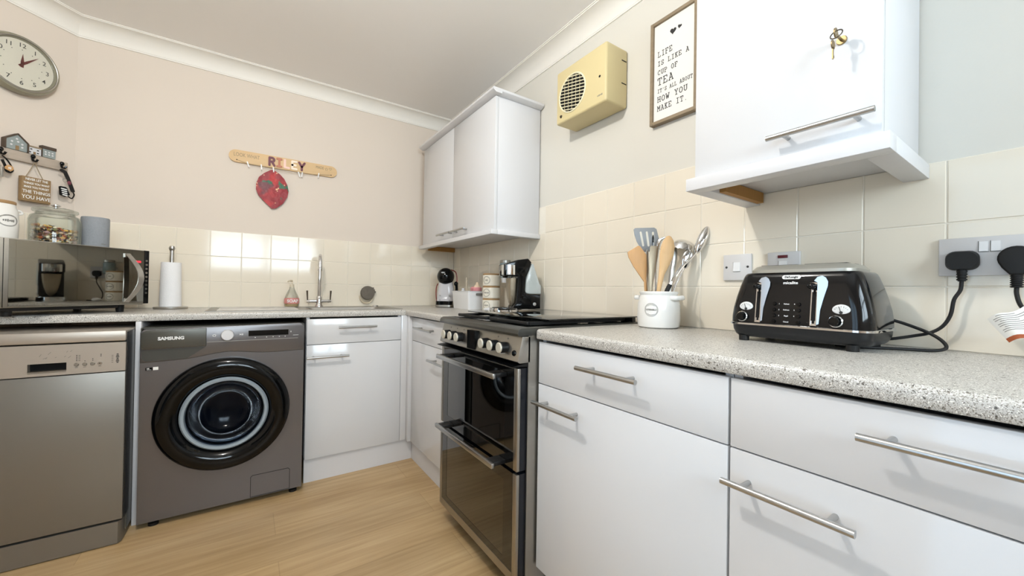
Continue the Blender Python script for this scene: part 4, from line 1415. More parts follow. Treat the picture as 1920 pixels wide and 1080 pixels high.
b.box(-0.074, -0.050, -0.040, -0.034, 1.464, 1.500)
p = part('fob', b, m_black, t)
b = MB()
for k in range(4):
    b.ribbon([(-0.073 + 0.002 * k, 1.4945 - k * 0.0095), (-0.055 + 0.001 * k, 1.4925 - k * 0.0095)], 0.0052, -0.0412, -0.0401, cap=3)
part('stripes', b, m_inkwhite, p)
part('patch', MB().sphere((-0.045, -0.0405, 1.528), 0.0075, 1, 0.3, 1.3, 10, 6), m_maroon, t)
b = MB().tube([(-0.062 + 0.007 * math.cos(2 * PI * k / 12), -0.041, 1.536 + 0.009 * math.sin(2 * PI * k / 12)) for k in range(12)], 0.0011, 6, 1, closed=True)
part('ring', b, m_steel, t)
t = thing('key_lanyard', 'black loop lanyard with round tan badge hanging from the hook rail', 'keyring', (-0.245, -0.03, 1.55), 'C', group='lanyards on the hook rail')
b = MB().tube([(-0.262, -0.030, 1.588), (-0.250, -0.036, 1.572), (-0.236, -0.036, 1.546), (-0.232, -0.036, 1.530), (-0.240, -0.036, 1.520), (-0.252, -0.036, 1.526), (-0.256, -0.036, 1.546), (-0.264, -0.034, 1.57)], 0.0062, 8, 5, flat=0.5)
part('strap', b, m_black, t)
p = part('badge', MB().lathe([(0, -0.043), (0.012, -0.043), (0.013, -0.041), (0.013, -0.037)], (-0.245, 0, 1.538), 'y', 20), m_beech, t)
part('print', MB().marks(2, 0.005, 0.010, -0.245, 1.538, -0.0431), m_inkwhite, p)
b = MB().box(-0.275, -0.268, -0.036, -0.034, 1.500, 1.545, bev=0.0008).box(-0.266, -0.258, -0.0335, -0.0315, 1.495, 1.540, bev=0.0008)
part('key', b, m_steel, t)

# ------------------------------------------------------------------ name board on the back wall
t = thing('artwork_hanger', 'pale wooden name board with coloured letters and a string of pegs', 'sign', (-1.175, 0.0, 1.815))
b = MB()
pts = [(p_[0], p_[1]) for p_ in arc(-1.434, 1.8155, 0.037, 90, 270, 12)] + [(p_[0], p_[1]) for p_ in arc(-0.917, 1.8155, 0.037, -90, 90, 12)]
bd = part('board', b.prism(pts, -0.008, TO - 0.0005, 'y', bev=0.001), m_board, t)
b = MB().text('LOOK WHAT', 0.0315, -1.383, 1.8235, -0.008, 0.0003, 0.0, sx=0.68)
b.text('MADE', 0.026, -0.985, 1.829, -0.008, 0.0003, 0.0, sx=0.68)
st = [(-0.945 + (0.010 if k % 2 == 0 else 0.0045) * math.cos(PI / 2 + PI * k / 5), 1.826 + (0.010 if k % 2 == 0 else 0.0045) * math.sin(PI / 2 + PI * k / 5)) for k in range(10)]
b.ribbon(st + st[:1], 0.0013, -0.0083, -0.008, cap=2)
ht = [(-0.921, 1.822), (-0.929, 1.833), (-0.926, 1.839), (-0.921, 1.835), (-0.916, 1.839), (-0.913, 1.833), (-0.921, 1.822)]
b.ribbon(ht, 0.0013, -0.0083, -0.008, cap=2)
part('lettering', b, m_frame, bd)
Hh = 0.046
x0 = -1.274
for ch, wd_, mm in (('R', 0.036, m_maroon), ('I', 0.030, m_copper), ('L', 0.032, m_peach), ('E', 0.033, m_ltpeach), ('Y', 0.038, m_maroon)):
    b = MB()
    for pl in {'R': GL['R'], 'I': GL['I'], 'L': [[(.2, 1), (.2, 0), (.9, 0)]], 'E': [[(.9, 1), (.2, 1), (.2, 0), (.9, 0)], [(.2, .5), (.75, .5)]], 'Y': [[(.1, 1), (.5, .45), (.9, 1)], [(.5, .45), (.5, 0)]]}[ch]:
        b.ribbon([(x0 + q[0] * wd_, 1.7925 + q[1] * Hh) for q in pl], 0.0125, -0.0125, -0.0081)
    part('letter', b, mm, bd)
    x0 += wd_ + 0.0085
b = MB()
sg = [(-1.432, -0.010, 1.7925), (-1.38, -0.011, 1.779), (-1.30, -0.012, 1.774), (-1.18, -0.012, 1.766), (-1.09, -0.012, 1.768), (-1.0, -0.012, 1.780), (-0.916, -0.010, 1.7915)]
b.tube(sg, 0.0012, 6, 5)
part('cord', b, m_string, t)
for x in (-1.432, -0.916):
    part('cord_knot', MB().sphere((x, -0.0098, 1.792), 0.0034, 1, 0.5, 1, 10, 6), m_brownwood, t)
pegs = [(-1.378, 1.779, 0.30), (-1.309, 1.775, 0.10), (-1.246, 1.771, 0.12), (-1.107, 1.767, 0.28), (-1.088, 1.768, -0.12), (-0.992, 1.781, -0.18)]
p0 = None
for x, z, a in pegs:
    if p0 is None:
        b = MB()
        b.prism([(-0.0032, 0.010), (0.0032, 0.010), (0.0030, -0.022), (-0.0030, -0.022)], -0.0035, -0.0008, 'y')
        b.prism([(-0.0032, 0.010), (0.0032, 0.010), (0.0030, -0.020), (-0.0030, -0.020)], 0.0008, 0.0035, 'y')
        b.cyl((-0.0034, 0, 0.0), (0.0034, 0, 0.0), 0.0016, n=8)
        o = p0 = single('clothes_peg', b, m_plastic, 'tiny white clothes peg on the string of the name board', 'peg', (x, -0.0145, z), local=True, group='mini clothes pegs on the name board string')
    else:
        o = copy_tree(p0)
    o.location = (x, -0.0145, z)
    o.rotation_euler = (0, -a, 0)
names = ['white mini peg hanging under the engraved words LOOK WHAT', 'white mini peg hanging just before the plum letter R',
         'white mini peg holding the red painted card', 'white mini peg under the plum letter Y, closer to the letter E',
         'white mini peg under the plum letter Y, closer to the word MADE', 'white mini peg hanging under the engraved word MADE']
for o, nme in zip([p0] + [q for q in COL.objects if q.name.startswith('clothes_peg.')], names):
    o['label'] = nme
# red painted card
op = [(-1.246, 1.764), (-1.262, 1.760), (-1.292, 1.738), (-1.320, 1.708), (-1.334, 1.668), (-1.334, 1.630), (-1.322, 1.598), (-1.296, 1.568), (-1.250, 1.522), (-1.226, 1.528), (-1.190, 1.562), (-1.168, 1.605), (-1.161, 1.645), (-1.168, 1.680), (-1.186, 1.718), (-1.212, 1.745), (-1.232, 1.757)]
b = MB().prism(op, -0.0125, -0.0115, 'y')
single('painted_card', b, m_art, 'glossy red and green painted leaf-shaped card hanging from a peg', 'artwork', (-1.247, -0.012, 1.764))

# ------------------------------------------------------------------ fan heater and framed print on the right wall (frame R)
t = thing('fan_heater', 'aged cream wall-mounted fan heater with a round grille', 'heater', (1.55, -0.065, 1.97), 'R')
HX0, HX1, HZ0, HZ1, HY = 1.394, 1.714, 1.845, 2.100, -0.130
hb = part('housing', MB().box(HX0, HX1, HY, TO - 0.001, HZ0, HZ1, bev=0.010, seg=4), m_ivory, t)
gx, gz, gr = 1.505, 1.962, 0.086
part('grille_well', MB().lathe([(0, HY - 0.0006), (gr, HY - 0.0006), (gr, HY + 0.001)], (gx, 0, gz), 'y', 48), m_void, t)
part('grille_ring', MB().tube([(gx + gr * math.cos(2 * PI * k / 48), HY - 0.001, gz + gr * math.sin(2 * PI * k / 48)) for k in range(48)], 0.0036, 8, 1, closed=True), m_ivory2, t)
ga = math.radians(-14)
for k in range(-5, 6):
    o_ = k * 0.0148
    h = math.sqrt(max(0, gr * gr - o_ * o_))
    c, s = math.cos(ga), math.sin(ga)
    part('grille_bar', MB().tube([(gx + -h * c - o_ * s, HY - 0.0026, gz + -h * s + o_ * c), (gx + h * c - o_ * s, HY - 0.0026, gz + h * s + o_ * c)], 0.0022, 6, 1), m_ivory2, t)
for k in range(-2, 3):
    o_ = k * 0.026
    h = math.sqrt(max(0, gr * gr - o_ * o_))
    part('grille_wire', MB().tube([(gx + o_ * math.cos(ga) - -h * -math.sin(ga) * 0, HY - 0.0012, gz - h), (gx + o_ * math.cos(ga), HY - 0.0012, gz + h)], 0.0011, 5, 1), m_ivory, t)
part('screw', MB().lathe([(0, HY - 0.003), (0.006, HY - 0.003), (0.008, HY + 0.001)], (1.430, 0, 1.877), 'y', 16), m_bronze, t)
part('indicator', MB().lathe([(0, HY - 0.001), (0.005, HY - 0.001), (0.006, HY + 0.001)], (1.676, 0, 1.962), 'y', 14), m_void, t)
part('lettering', MB().marks(6, 0.0052, 0.006, 1.678, 1.880, HY), m_inkgrey, t, kind='stuff')
for zz in (1.945, 2.045):
    part('side_slot', MB().box(HX1 - 0.0005, HX1 + 0.0008, -0.035, -0.005, zz, zz + 0.004), m_void, t)

t = thing('framed_print', 'oak-framed white print with typed tea quotation beside the wall cabinet', 'picture', (1.947, 0.0, 1.92), 'R')
FX0, FX1, FZ0, FZ1 = 1.848, 2.049, 1.712, 2.128
b = MB()
w_ = 0.013
b.box(FX0, FX0 + w_, -0.020, TO - 0.001, FZ0, FZ1, bev=0.0012).box(FX1 - w_, FX1, -0.020, TO - 0.001, FZ0, FZ1, bev=0.0012)
b.box(FX0 + w_, FX1 - w_, -0.0195, TO - 0.001, FZ0, FZ0 + w_, bev=0.0012).box(FX0 + w_, FX1 - w_, -0.0195, TO - 0.001, FZ1 - w_, FZ1, bev=0.0012)
part('frame', b, m_frame, t)
p = part('print', MB().box(FX0 + w_ + 0.0002, FX1 - w_ - 0.0002, -0.010, -0.006, FZ0 + w_ + 0.0002, FZ1 - w_ - 0.0002), m_paper, t)
b = MB()
yy = -0.010
for txt, z, h, cw, wd_, x in (('LIFE', 1.984, 0.0205, 0.0168, 0.0023, 1.878), ('IS LIKE A', 1.948, 0.0175, 0.0152, 0.0021, 1.878), ('CUP OF', 1.912, 0.0175, 0.0150, 0.0021, 1.878),
                             ('TEA', 1.870, 0.0270, 0.0250, 0.0030, 1.878), ("IT'S ALL ABOUT", 1.839, 0.0140, 0.0108, 0.0017, 1.878), ('HOW YOU', 1.802, 0.0205, 0.0190, 0.0025, 1.878), ('MAKE IT.', 1.766, 0.0200, 0.0166, 0.0023, 1.878)):
    typed(b, txt, x, z, h, cw, yy, wd_)


def heart(cx, cz, s, tilt):
    P = []
    for k in range(24):
        a = 2 * PI * k / 24
        x = 16 * math.sin(a) ** 3
        z = 13 * math.cos(a) - 5 * math.cos(2 * a) - 2 * math.cos(3 * a) - math.cos(4 * a)
        x, z = x * s / 16, z * s / 16
        P.append((cx + x * math.cos(tilt) - z * math.sin(tilt), cz + x * math.sin(tilt) + z * math.cos(tilt)))
    return P


b.prism(heart(1.944, 2.058, 0.0135, -0.15), yy - 0.0006, yy, 'y')
b.prism(heart(1.972, 2.061, 0.0085, -0.35), yy - 0.0006, yy, 'y')
part('lettering', b, m_ink, p, kind='stuff')


# ------------------------------------------------------------------ sockets, switches and plugs
def plate(name, label, cat, x0, x1, z0, z1, group=None):
    t = thing(name, label, cat, ((x0 + x1) / 2, 0.0, (z0 + z1) / 2), 'R', group=group)
    part('plate', MB().box(x0, x1, -0.010, -0.0003, z0, z1, bev=0.0018), m_socket, t)
    return t


def rocker(t, x, z, w=0.013, h=0.022):
    part('rocker_switch', MB().prism([(-0.0098, z - h / 2), (-0.0135, z - h / 2), (-0.0112, z + h / 2), (-0.0098, z + h / 2)], x - w / 2, x + w / 2, 'x'), m_plastic, t)
    b = MB()
    for a, c in (((x - w / 2 - 0.001, z - h / 2 - 0.001), (x + w / 2 + 0.001, z - h / 2 - 0.001)), ((x - w / 2 - 0.001, z - h / 2 - 0.001), (x - w / 2 - 0.001, z + h / 2 + 0.001))):
        b.ribbon([a, c], 0.0010, -0.0104, -0.0099, cap=2)
    part('switch_gap', b, m_inkgrey, t)


sw = plate('light_switch', 'grey-white single switch plate between utensil pot and toaster', 'switch', 2.147, 2.236, 1.082, 1.169)
rocker(sw, 2.192, 1.127, 0.022, 0.030)
for x in (2.158, 2.226):
    part('screw', MB().lathe([(0, -0.0108), (0.0035, -0.0108), (0.004, -0.0098)], (x, 0, 1.126), 'y', 12), m_ink, sw)
fs = plate('fused_spur', 'switched spur plate with a red neon half hidden behind the toaster', 'switch', 2.284, 2.371, 1.080, 1.167)
part('neon', MB().box(2.313, 2.340, -0.0118, -0.0098, 1.148, 1.157, bev=0.0008), m_neon, fs, label='dark red neon indicator')
rocker(fs, 2.327, 1.126, 0.022, 0.026)
ds = plate('double_socket', 'grey-white double wall socket with two black plugs beside the toaster', 'socket', 2.650, 2.797, 1.085, 1.172, group='double wall sockets')
rocker(ds, 2.718, 1.150)
rocker(ds, 2.735, 1.150)
d2 = plate('double_socket', 'grey double wall socket in the corner behind the hot water dispenser', 'socket', 0.795, 0.942, 1.085, 1.172, group='double wall sockets')
rocker(d2, 0.857, 1.150)
rocker(d2, 0.880, 1.150)


def plug_mesh(x, z, w, h):
    b = MB()
    L0 = [(q[0], -0.0105, q[1]) for q in [(p_[0], p_[1]) for p_ in rrect(x, z, w / 2 * 0.96, h / 2 * 0.96, h * 0.33, 0)]]
    L1 = [(q[0], -0.022, q[1]) for q in [(p_[0], p_[1]) for p_ in rrect(x, z, w / 2, h / 2, h * 0.36, 0)]]
    L2 = [(q[0], -0.036, q[1]) for q in [(p_[0], p_[1]) for p_ in rrect(x, z, w / 2 * 0.9, h / 2 * 0.88, h * 0.36, 0)]]
    b.loft([L0, L1, L2])
    return b


# toaster's plug and cord
t = thing('plug', 'black plug whose bare cord runs down to the toaster', 'plug', (2.688, -0.02, 1.118), 'R')
b = plug_mesh(2.688, 1.119, 0.052, 0.044)
part('plug_body', b, m_rubber, t)
b = MB().cyl((2.688, -0.024, 1.100), (2.688, -0.024, 1.072), 0.0085, 0.0062, n=14)
for k in range(4):
    b.lathe([(0.0072, 0), (0.0086, 0.001), (0.0086, 0.003), (0.0072, 0.004)], (2.688, -0.024, 1.074 + k * 0.006), 'z', 14)
part('strain_relief', b, m_rubber, t)
cd = [(2.688, -0.024, 1.075), (2.686, -0.025, 1.052), (2.677, -0.028, 1.030), (2.672, -0.030, 0.995), (2.660, -0.032, 0.968), (2.640, -0.034, 0.951), (2.615, -0.04, 0.942), (2.588, -0.055, 0.934), (2.570, -0.060, 0.930)]
part('cord', MB().tube(cd, 0.0036, 8, 5), m_rubber, t)
lp = [(2.578, -0.050, 0.978), (2.600, -0.045, 0.970), (2.636, -0.045, 0.954), (2.660, -0.050, 0.938), (2.670, -0.060, 0.922), (2.655, -0.075, 0.9145), (2.62, -0.10, 0.9142), (2.575, -0.13, 0.9142), (2.53, -0.17, 0.9142), (2.50, -0.16, 0.9142)]
part('cord_loop', MB().tube(lp, 0.0036, 8, 5), m_rubber, t)
# second plug with the paper tag
t = thing('plug', 'black plug with ribbed neck and a paper tag on its cord', 'plug', (2.764, -0.02, 1.118), 'R')
b = MB()
op = arc(2.764, 1.120, 0.026, -20, 200, 14)
op = [(x, z * 1.0) for x, z in op] + [(2.7445, 1.100), (2.755, 1.085), (2.773, 1.085), (2.7835, 1.100)]
b.prism(op, -0.034, -0.0105, 'y', bev=0.004, seg=3)
part('plug_body', b, m_rubber, t)
b = MB().cyl((2.764, -0.024, 1.086), (2.764, -0.024, 1.058), 0.0085, 0.0065, n=14)
for k in range(6):
    b.lathe([(0.0075, 0), (0.0092, 0.001), (0.0092, 0.0025), (0.0075, 0.0035)], (2.764, -0.024, 1.058 + k * 0.0045), 'z', 14)
part('strain_relief', b, m_rubber, t)
c2 = [(2.764, -0.024, 1.060), (2.764, -0.026, 1.045), (2.769, -0.030, 1.022), (2.780, -0.034, 1.005), (2.800, -0.036, 0.985), (2.840, -0.040, 0.960), (2.90, -0.045, 0.930), (2.97, -0.05, 0.9142), (3.05, -0.06, 0.9142)]
part('cord', MB().tube(c2, 0.0036, 8, 5), m_rubber, t)
t = thing('cord_tag', 'curled white printed paper tag hanging on a plug cord', 'tag', (2.76, -0.05, 0.99), 'R')
b = MB()
n_ = 10
rows = []
for j in range(n_ + 1):
    s = j / n_
    P0 = Vector((2.727, -0.052, 0.990)).lerp(Vector((2.775, -0.046, 1.021)), s)
    P1 = Vector((2.757, -0.062, 0.944)).lerp(Vector((2.805, -0.056, 0.968)), s)
    bow = Vector((0, -0.010 * math.sin(s * PI * 1.5), 0.004 * math.sin(s * PI * 2)))
    rows.append([P0 + bow, P0.lerp(P1, 0.85) + bow, P1 + bow])
for (a_, c_, nm, mt) in ((0, 1, 'paper', m_paper), (1, 2, 'printed_band', m_tagrust)):
    b = MB()
    th = Vector((0, 0.0007, 0))
    F = [[b.bm.verts.new(r_[a_]), b.bm.verts.new(r_[c_]), b.bm.verts.new(r_[c_] + th), b.bm.verts.new(r_[a_] + th)] for r_ in rows]
    for A, B in zip(F, F[1:]):
        for k in range(4):
            b.bm.faces.new((A[k], A[(k + 1) % 4], B[(k + 1) % 4], B[k]))
    b.bm.faces.new(F[0])
    b.bm.faces.new(F[-1][::-1])
    bmesh.ops.recalc_face_normals(b.bm, faces=b.bm.faces[:])
    pp_ = part(nm, b, mt, t)
    if nm == 'paper':
        pap = pp_
b = MB()
for i in range(9):
    f_ = 0.08 + i * 0.085
    q = [r_[0].lerp(r_[1], f_) + Vector((0, -0.0004, 0)) for r_ in rows]
    b.tube(q[1:10] if i % 3 else q[2:8], 0.0005, 4, 1)
part('printed_lines', b, m_inkgrey, pap)

# ------------------------------------------------------------------ toaster (frame R)
t = thing('toaster', 'glossy black four-slice toaster with chrome trim beside the utensil pot', 'toaster', (2.437, -0.15, WT), 'R')
TCX, TCY = 2.437, -0.150
lev = [(0.9605, 0.1515, 0.1030, 0.034), (0.975, 0.1515, 0.1025, 0.034), (1.000, 0.1490, 0.1000, 0.034), (1.030, 0.1430, 0.0960, 0.034), (1.060, 0.1350, 0.0910, 0.033), (1.080, 0.1285, 0.0870, 0.032), (1.0885, 0.1250, 0.0840, 0.031), (1.0925, 0.1210, 0.0800, 0.029)]
part('shell', MB().loft([rrect(TCX, TCY, hx_, hy_, r_, z_, 7) for z_, hx_, hy_, r_ in lev]), m_toaster, t, angle=50)
lev = [(0.922, 0.1385, 0.0900, 0.030), (0.928, 0.1440, 0.0955, 0.032), (0.940, 0.1490, 0.1000, 0.034), (0.953, 0.1500, 0.1015, 0.034)]
part('base', MB().loft([rrect(TCX, TCY, hx_, hy_, r_, z_, 7) for z_, hx_, hy_, r_ in lev]), m_toastbase, t, angle=50)
lev = [(0.9532, 0.1530, 0.1045, 0.035), (0.9545, 0.1550, 0.1065, 0.036), (0.9590, 0.1550, 0.1065, 0.036), (0.9603, 0.1530, 0.1045, 0.035)]
part('trim_band', MB().loft([rrect(TCX, TCY, hx_, hy_, r_, z_, 7) for z_, hx_, hy_, r_ in lev]), m_chrome, t)
lev = [(1.0928, 0.1130, 0.0730, 0.03), (1.1000, 0.1130, 0.0730, 0.03), (1.1100, 0.1050, 0.0640, 0.028), (1.1130, 0.0960, 0.0550, 0.025)]
dk = part('deck', MB().loft([rrect(TCX, TCY, hx_, hy_, r_, z_, 6) for z_, hx_, hy_, r_ in lev]), m_deck, t)
for x in (TCX - 0.05, TCX + 0.05):
    for y in (TCY - 0.03, TCY + 0.03):
        part('bread_slot', MB().box(x - 0.042, x + 0.042, y - 0.013, y + 0.013, 1.1131, 1.1145), m_void, dk)
for x in (TCX - 0.117, TCX + 0.114):
    for y in (TCY - 0.083, TCY + 0.078):
        part('foot', MB().lathe([(0, WT + 0.0004), (0.012, WT + 0.0004), (0.0125, 0.925)], (x, y, 0), 'z', 18), m_rubber, t)


def fy(z):
    """front face of the shell at height z"""
    P = [(0.9605, 0.1030), (0.975, 0.1025), (1.000, 0.1000), (1.030, 0.0960), (1.060, 0.0910), (1.080, 0.0870), (1.0885, 0.0840)]
    for (a, p_), (c, q) in zip(P, P[1:]):
        if z <= c:
            return TCY - (p_ + (q - p_) * (z - a) / (c - a))
    return TCY - 0.084


def on_face(mb, lift=0.0):
    """press a flat build (y = 0 plane) on to the leaning front face"""
    for v in mb.bm.verts:
        v.co.y += fy(max(0.961, min(1.088, v.co.z))) - lift
    return mb


for sx_ in (2.362, 2.483):
    p = part('lever_track', on_face(MB().box(sx_ - 0.0045, sx_ + 0.0045, -0.0008, 0.003, 0.966, 1.062).grid([sx_ - 0.0065, sx_ - 0.0045, sx_ + 0.0045, sx_ + 0.0065], [0.963, 0.966, 1.062, 1.066], -0.0022, 0.003, skip=((1, 1),), axis='y'), 0.0), m_chrome, t, label='chrome lever track')
    part('slot', on_face(MB().box(sx_ - 0.0022, sx_ + 0.0022, -0.0014, 0.0005, 0.968, 1.060)), m_void, p)
    fin = [(sx_ + 0.0068, 0.966), (sx_ + 0.011, 0.968), (sx_ + 0.013, 1.000), (sx_ + 0.019, 1.030), (sx_ + 0.0255, 1.058), (sx_ + 0.0255, 1.068), (sx_ + 0.021, 1.077), (sx_ + 0.014, 1.082), (sx_ + 0.006, 1.079), (sx_ + 0.000, 1.070), (sx_ + 0.0068, 1.066)]
    b = MB()
    n_ = len(fin)
    A = [b.bm.verts.new((x, 0.003, z)) for x, z in fin]
    B = [b.bm.verts.new((x, -0.0015 - 0.009 * max(0, (z - 0.985) / 0.1) * (1 if x < sx_ + 0.012 else 0.35), z)) for x, z in fin]
    b.bm.faces.new(A)
    b.bm.faces.new(B[::-1])
    for k in range(n_):
        b.bm.faces.new((A[k], A[(k + 1) % n_], B[(k + 1) % n_], B[k]))
    bmesh.ops.recalc_face_normals(b.bm, faces=b.bm.faces[:])
    part('lever_shield', on_face(b), m_fin, t)
    b = MB().sphere((sx_ - 0.003, -0.013, 1.058), 0.0088, 1.05, 0.9, 0.85, 18, 10)
    b.box(sx_ - 0.0018, sx_ + 0.0018, -0.012, 0.001, 1.0555, 1.0605)
    part('lever_knob', on_face(b), m_black, t)
for gx_, sc_ in ((2.333, 1.0), (2.535, 1.0)):
    w_ = 0.0165
    gp = [(gx_ + x_, z_) for x_, z_ in [(w_ * math.cos(a), 1.003 + 0.0125 * math.sin(a) * (1.0 if math.sin(a) > 0 else 0.75)) for a in [2 * PI * k / 28 for k in range(28)]]]
    p = part('gauge', on_face(MB().prism(gp, -0.0022, 0.003, 'y', bev=0.0008)), m_gauge, t)
    b = MB().ribbon([(gx_, 0.9965), (gx_ - 0.004, 1.0095)], 0.0012, -0.0028, -0.0021, cap=2)
    b.lathe([(0, -0.0032), (0.0032, -0.0032), (0.0034, -0.002)], (gx_, 0, 0.9970), 'y', 14)
    for k in range(7):
        a = math.radians(25 + k * 130 / 6)
        b.ribbon([(gx_ + 0.0115 * math.cos(a), 1.0 + 0.0095 * math.sin(a)), (gx_ + 0.0135 * math.cos(a), 1.0 + 0.0112 * math.sin(a))], 0.0007, -0.0027, -0.0021, cap=2)
    part('needle', on_face(b), m_ink, p)
    kx = gx_ - 0.009
    p = part('browning_knob', on_face(MB().lathe([(0, -0.0165), (0.0085, -0.0160), (0.0105, -0.013), (0.0112, 0.001)], (kx, 0, 0.9765), 'y', 26)), m_black, t)
    part('knob_ring', on_face(MB().lathe([(0.0112, 0.001), (0.0135, -0.001), (0.0138, -0.003), (0.0118, -0.005), (0.0110, -0.003)], (kx, 0, 0.9765), 'y', 28)), m_chrome, t)
b = MB()
words = ['Reheat', 'Defrost', 'Bagel', 'Cancel']
for r_i in range(4):
    z_ = 1.0125 - r_i * 0.0148
    for bx in (2.400, 2.453):
        q = part('button', on_face(MB().lathe([(0, -0.0042), (0.0036, -0.0038), (0.0046, -0.0018), (0.0048, 0.001)], (bx, 0, z_), 'y', 16)), m_black, t)
    on = MB().text(words[r_i], 0.0042, 2.4265, z_, 0, 0.0003, 0.00006)
    if r_i < 3:
        on.text(str(r_i + 1), 0.0042, 2.4105, z_, 0, 0.0003, 0.00006).text(str(r_i + 4), 0.0042, 2.4435, z_, 0, 0.0003, 0.00006)
    part('lettering', on_face(on), m_inkwhite, t)
p = part('badge', on_face(MB().prism([(q[0], q[1]) for q in rrect(2.4325, 1.0800, 0.0200, 0.0052, 0.0050, 0)], -0.0016, 0.002, 'y')), m_gauge, t, label='silver maker badge')
part('lettering', on_face(MB().text("De'Longhi", 0.0070, 2.4325, 1.0800, 0, 0.0004, 0.00022), 0.0016), m_ink, p)
part('lettering', on_face(MB().text('micalite', 0.0098, 2.4315, 1.0655, 0, 0.0005, 0.0002, sx=1.05)), m_inkwhite, t)

# ------------------------------------------------------------------ utensil pot and utensils (frame V: x to the right, y away)
RV = Matrix.Rotation(math.radians(34.3), 3, 'Z')
pc = RV @ Vector((-0.122, -1.973, 0))
UX, UY = pc.x, pc.y
PT = 1.040   # pot rim height
t = thing('utensil_pot', 'white ceramic utensil pot with two lug handles beside the cooker', 'pot', (UX, UY, WT), 'V')
o_ = [(0.064, WT + 0.0004), (0.071, WT + 0.005), (0.074, WT + 0.03), (0.0725, WT + 0.085), (0.066, WT + 0.112), (0.063, WT + 0.118), (0.066, WT + 0.124), (0.066, WT + 0.129), (0.063, WT + 0.131)]
i_ = [(0.059, WT + 0.129), (0.058, WT + 0.116), (0.066, WT + 0.085), (0.068, WT + 0.03), (0.064, WT + 0.012), (0, WT + 0.010)]
part('pot_body', MB().lathe([(0, WT + 0.0004)] + o_ + i_, (UX, UY, 0), 'z', 56), m_ceramic, t)
hd = math.radians(-46)
for s in (-1, 1):
    c = Vector((math.cos(hd), math.sin(hd), 0)) * s
    tv = Vector((-c.y, c.x, 0))
    C0 = Vector((UX, UY, WT + 0.108)) + c * 0.066
    pts = [C0 - tv * 0.032 - c * 0.008, C0 - tv * 0.027 + c * 0.010, C0 + c * 0.019 + Vector((0, 0, 0.002)), C0 + tv * 0.027 + c * 0.010, C0 + tv * 0.032 - c * 0.008]
    part('lug_handle', MB().tube(pts, 0.0062, 10, 6, flat=1.3), m_ceramic, t)
mk = MB()
for rr_ in (0.0235, 0.021):
    mk.tube([(rr_ * math.cos(2 * PI * k / 36), -0.0002, rr_ * math.sin(2 * PI * k / 36)) for k in range(36)], 0.0004, 4, 1, closed=True)
mk.text('UTENSILS', 0.0088, 0, 0, 0, 0.0003, 0.0002)
for k in range(9):
    for s in (1, -1):
        a = PI / 2 + (k - 4) * 0.17
        mk.box(0.0178 * math.cos(a) - 0.0008, 0.0178 * math.cos(a) + 0.0008, -0.0004, 0, s * 0.0178 * math.sin(a) - 0.0008, s * 0.0178 * math.sin(a) + 0.0008)
part('lettering', wrap(mk, (UX, UY), 0.0738, -0.70, WT + 0.066), m_inkgrey, t)


def rod(mb, p, q, r0, r1=None, n=10, flat=1.0):
    return mb.tube([p, q], [r0, r1 or r0], n, 1, flat=flat)


def U(dx, dz, dy=0.0):
    return (UX + dx, UY + dy, PT + dz)


UL = 'utensils in the white pot'
FLZ = WT + 0.013 - PT  # inside floor of the pot, relative to the rim
# grey slotted turner
t = thing('slotted_turner', 'grey slotted turner with the broadest and tallest blade in the pot', 'utensil', U(-0.02, -0.1), 'V', group=UL)
blade = [(-0.096, 0.231), (-0.090, 0.2365), (-0.020, 0.2395), (-0.0105, 0.234), (-0.003, 0.206), (0.003, 0.186), (-0.010, 0.168), (-0.030, 0.150), (-0.057, 0.148), (-0.070, 0.163), (-0.084, 0.186), (-0.092, 0.210)]
yb = UY + 0.030
tb = part('blade', MB().prism([(UX + x, PT + z) for x, z in blade], yb, yb + 0.003, 'y', bev=0.0008), m_greymetal, t)
for (x0_, z0_, x1_, z1_) in ((-0.070, 0.220, -0.060, 0.172), (-0.047, 0.221, -0.040, 0.172), (-0.024, 0.220, -0.022, 0.172)):
    part('slot', MB().ribbon([(UX + x0_, PT + z0_), (UX + x1_, PT + z1_)], 0.0075, yb - 0.0005, yb - 0.00005), m_cream, tb)
part('handle', MB().tube([(UX - 0.044, yb + 0.0015, PT + 0.156), (UX - 0.043, yb, PT + 0.10), (UX - 0.036, UY + 0.022, PT + 0.0), (UX - 0.022, UY + 0.006, PT + FLZ + 0.002)], [0.0055, 0.0055, 0.0065, 0.0065], 10, 5, flat=0.7), m_steel, t)
# wooden angled spatula
t = thing('wooden_spatula', 'reddish wooden spatula with a slanted blade under the grey turner', 'utensil', U(-0.03, -0.1, -0.01), 'V', group=UL)
sp_ = [(-0.118, 0.142), (-0.080, 0.166), (-0.072, 0.164), (-0.049, 0.133), (-0.047, 0.085), (-0.048, 0.030), (-0.056, 0.034), (-0.0956, 0.090), (-0.1137, 0.123)]
yb = UY - 0.006
part('blade', MB().prism([(UX + x, PT + z) for x, z in sp_], yb - 0.003, yb + 0.003, 'y', bev=0.0015), m_beech, t)
part('handle', MB().tube([(UX - 0.052, yb, PT + 0.045), (UX - 0.048, yb, PT + 0.0), (UX - 0.034, UY - 0.006, PT + FLZ + 0.006)], [0.005, 0.006, 0.006], 10, 4), m_beech, t)
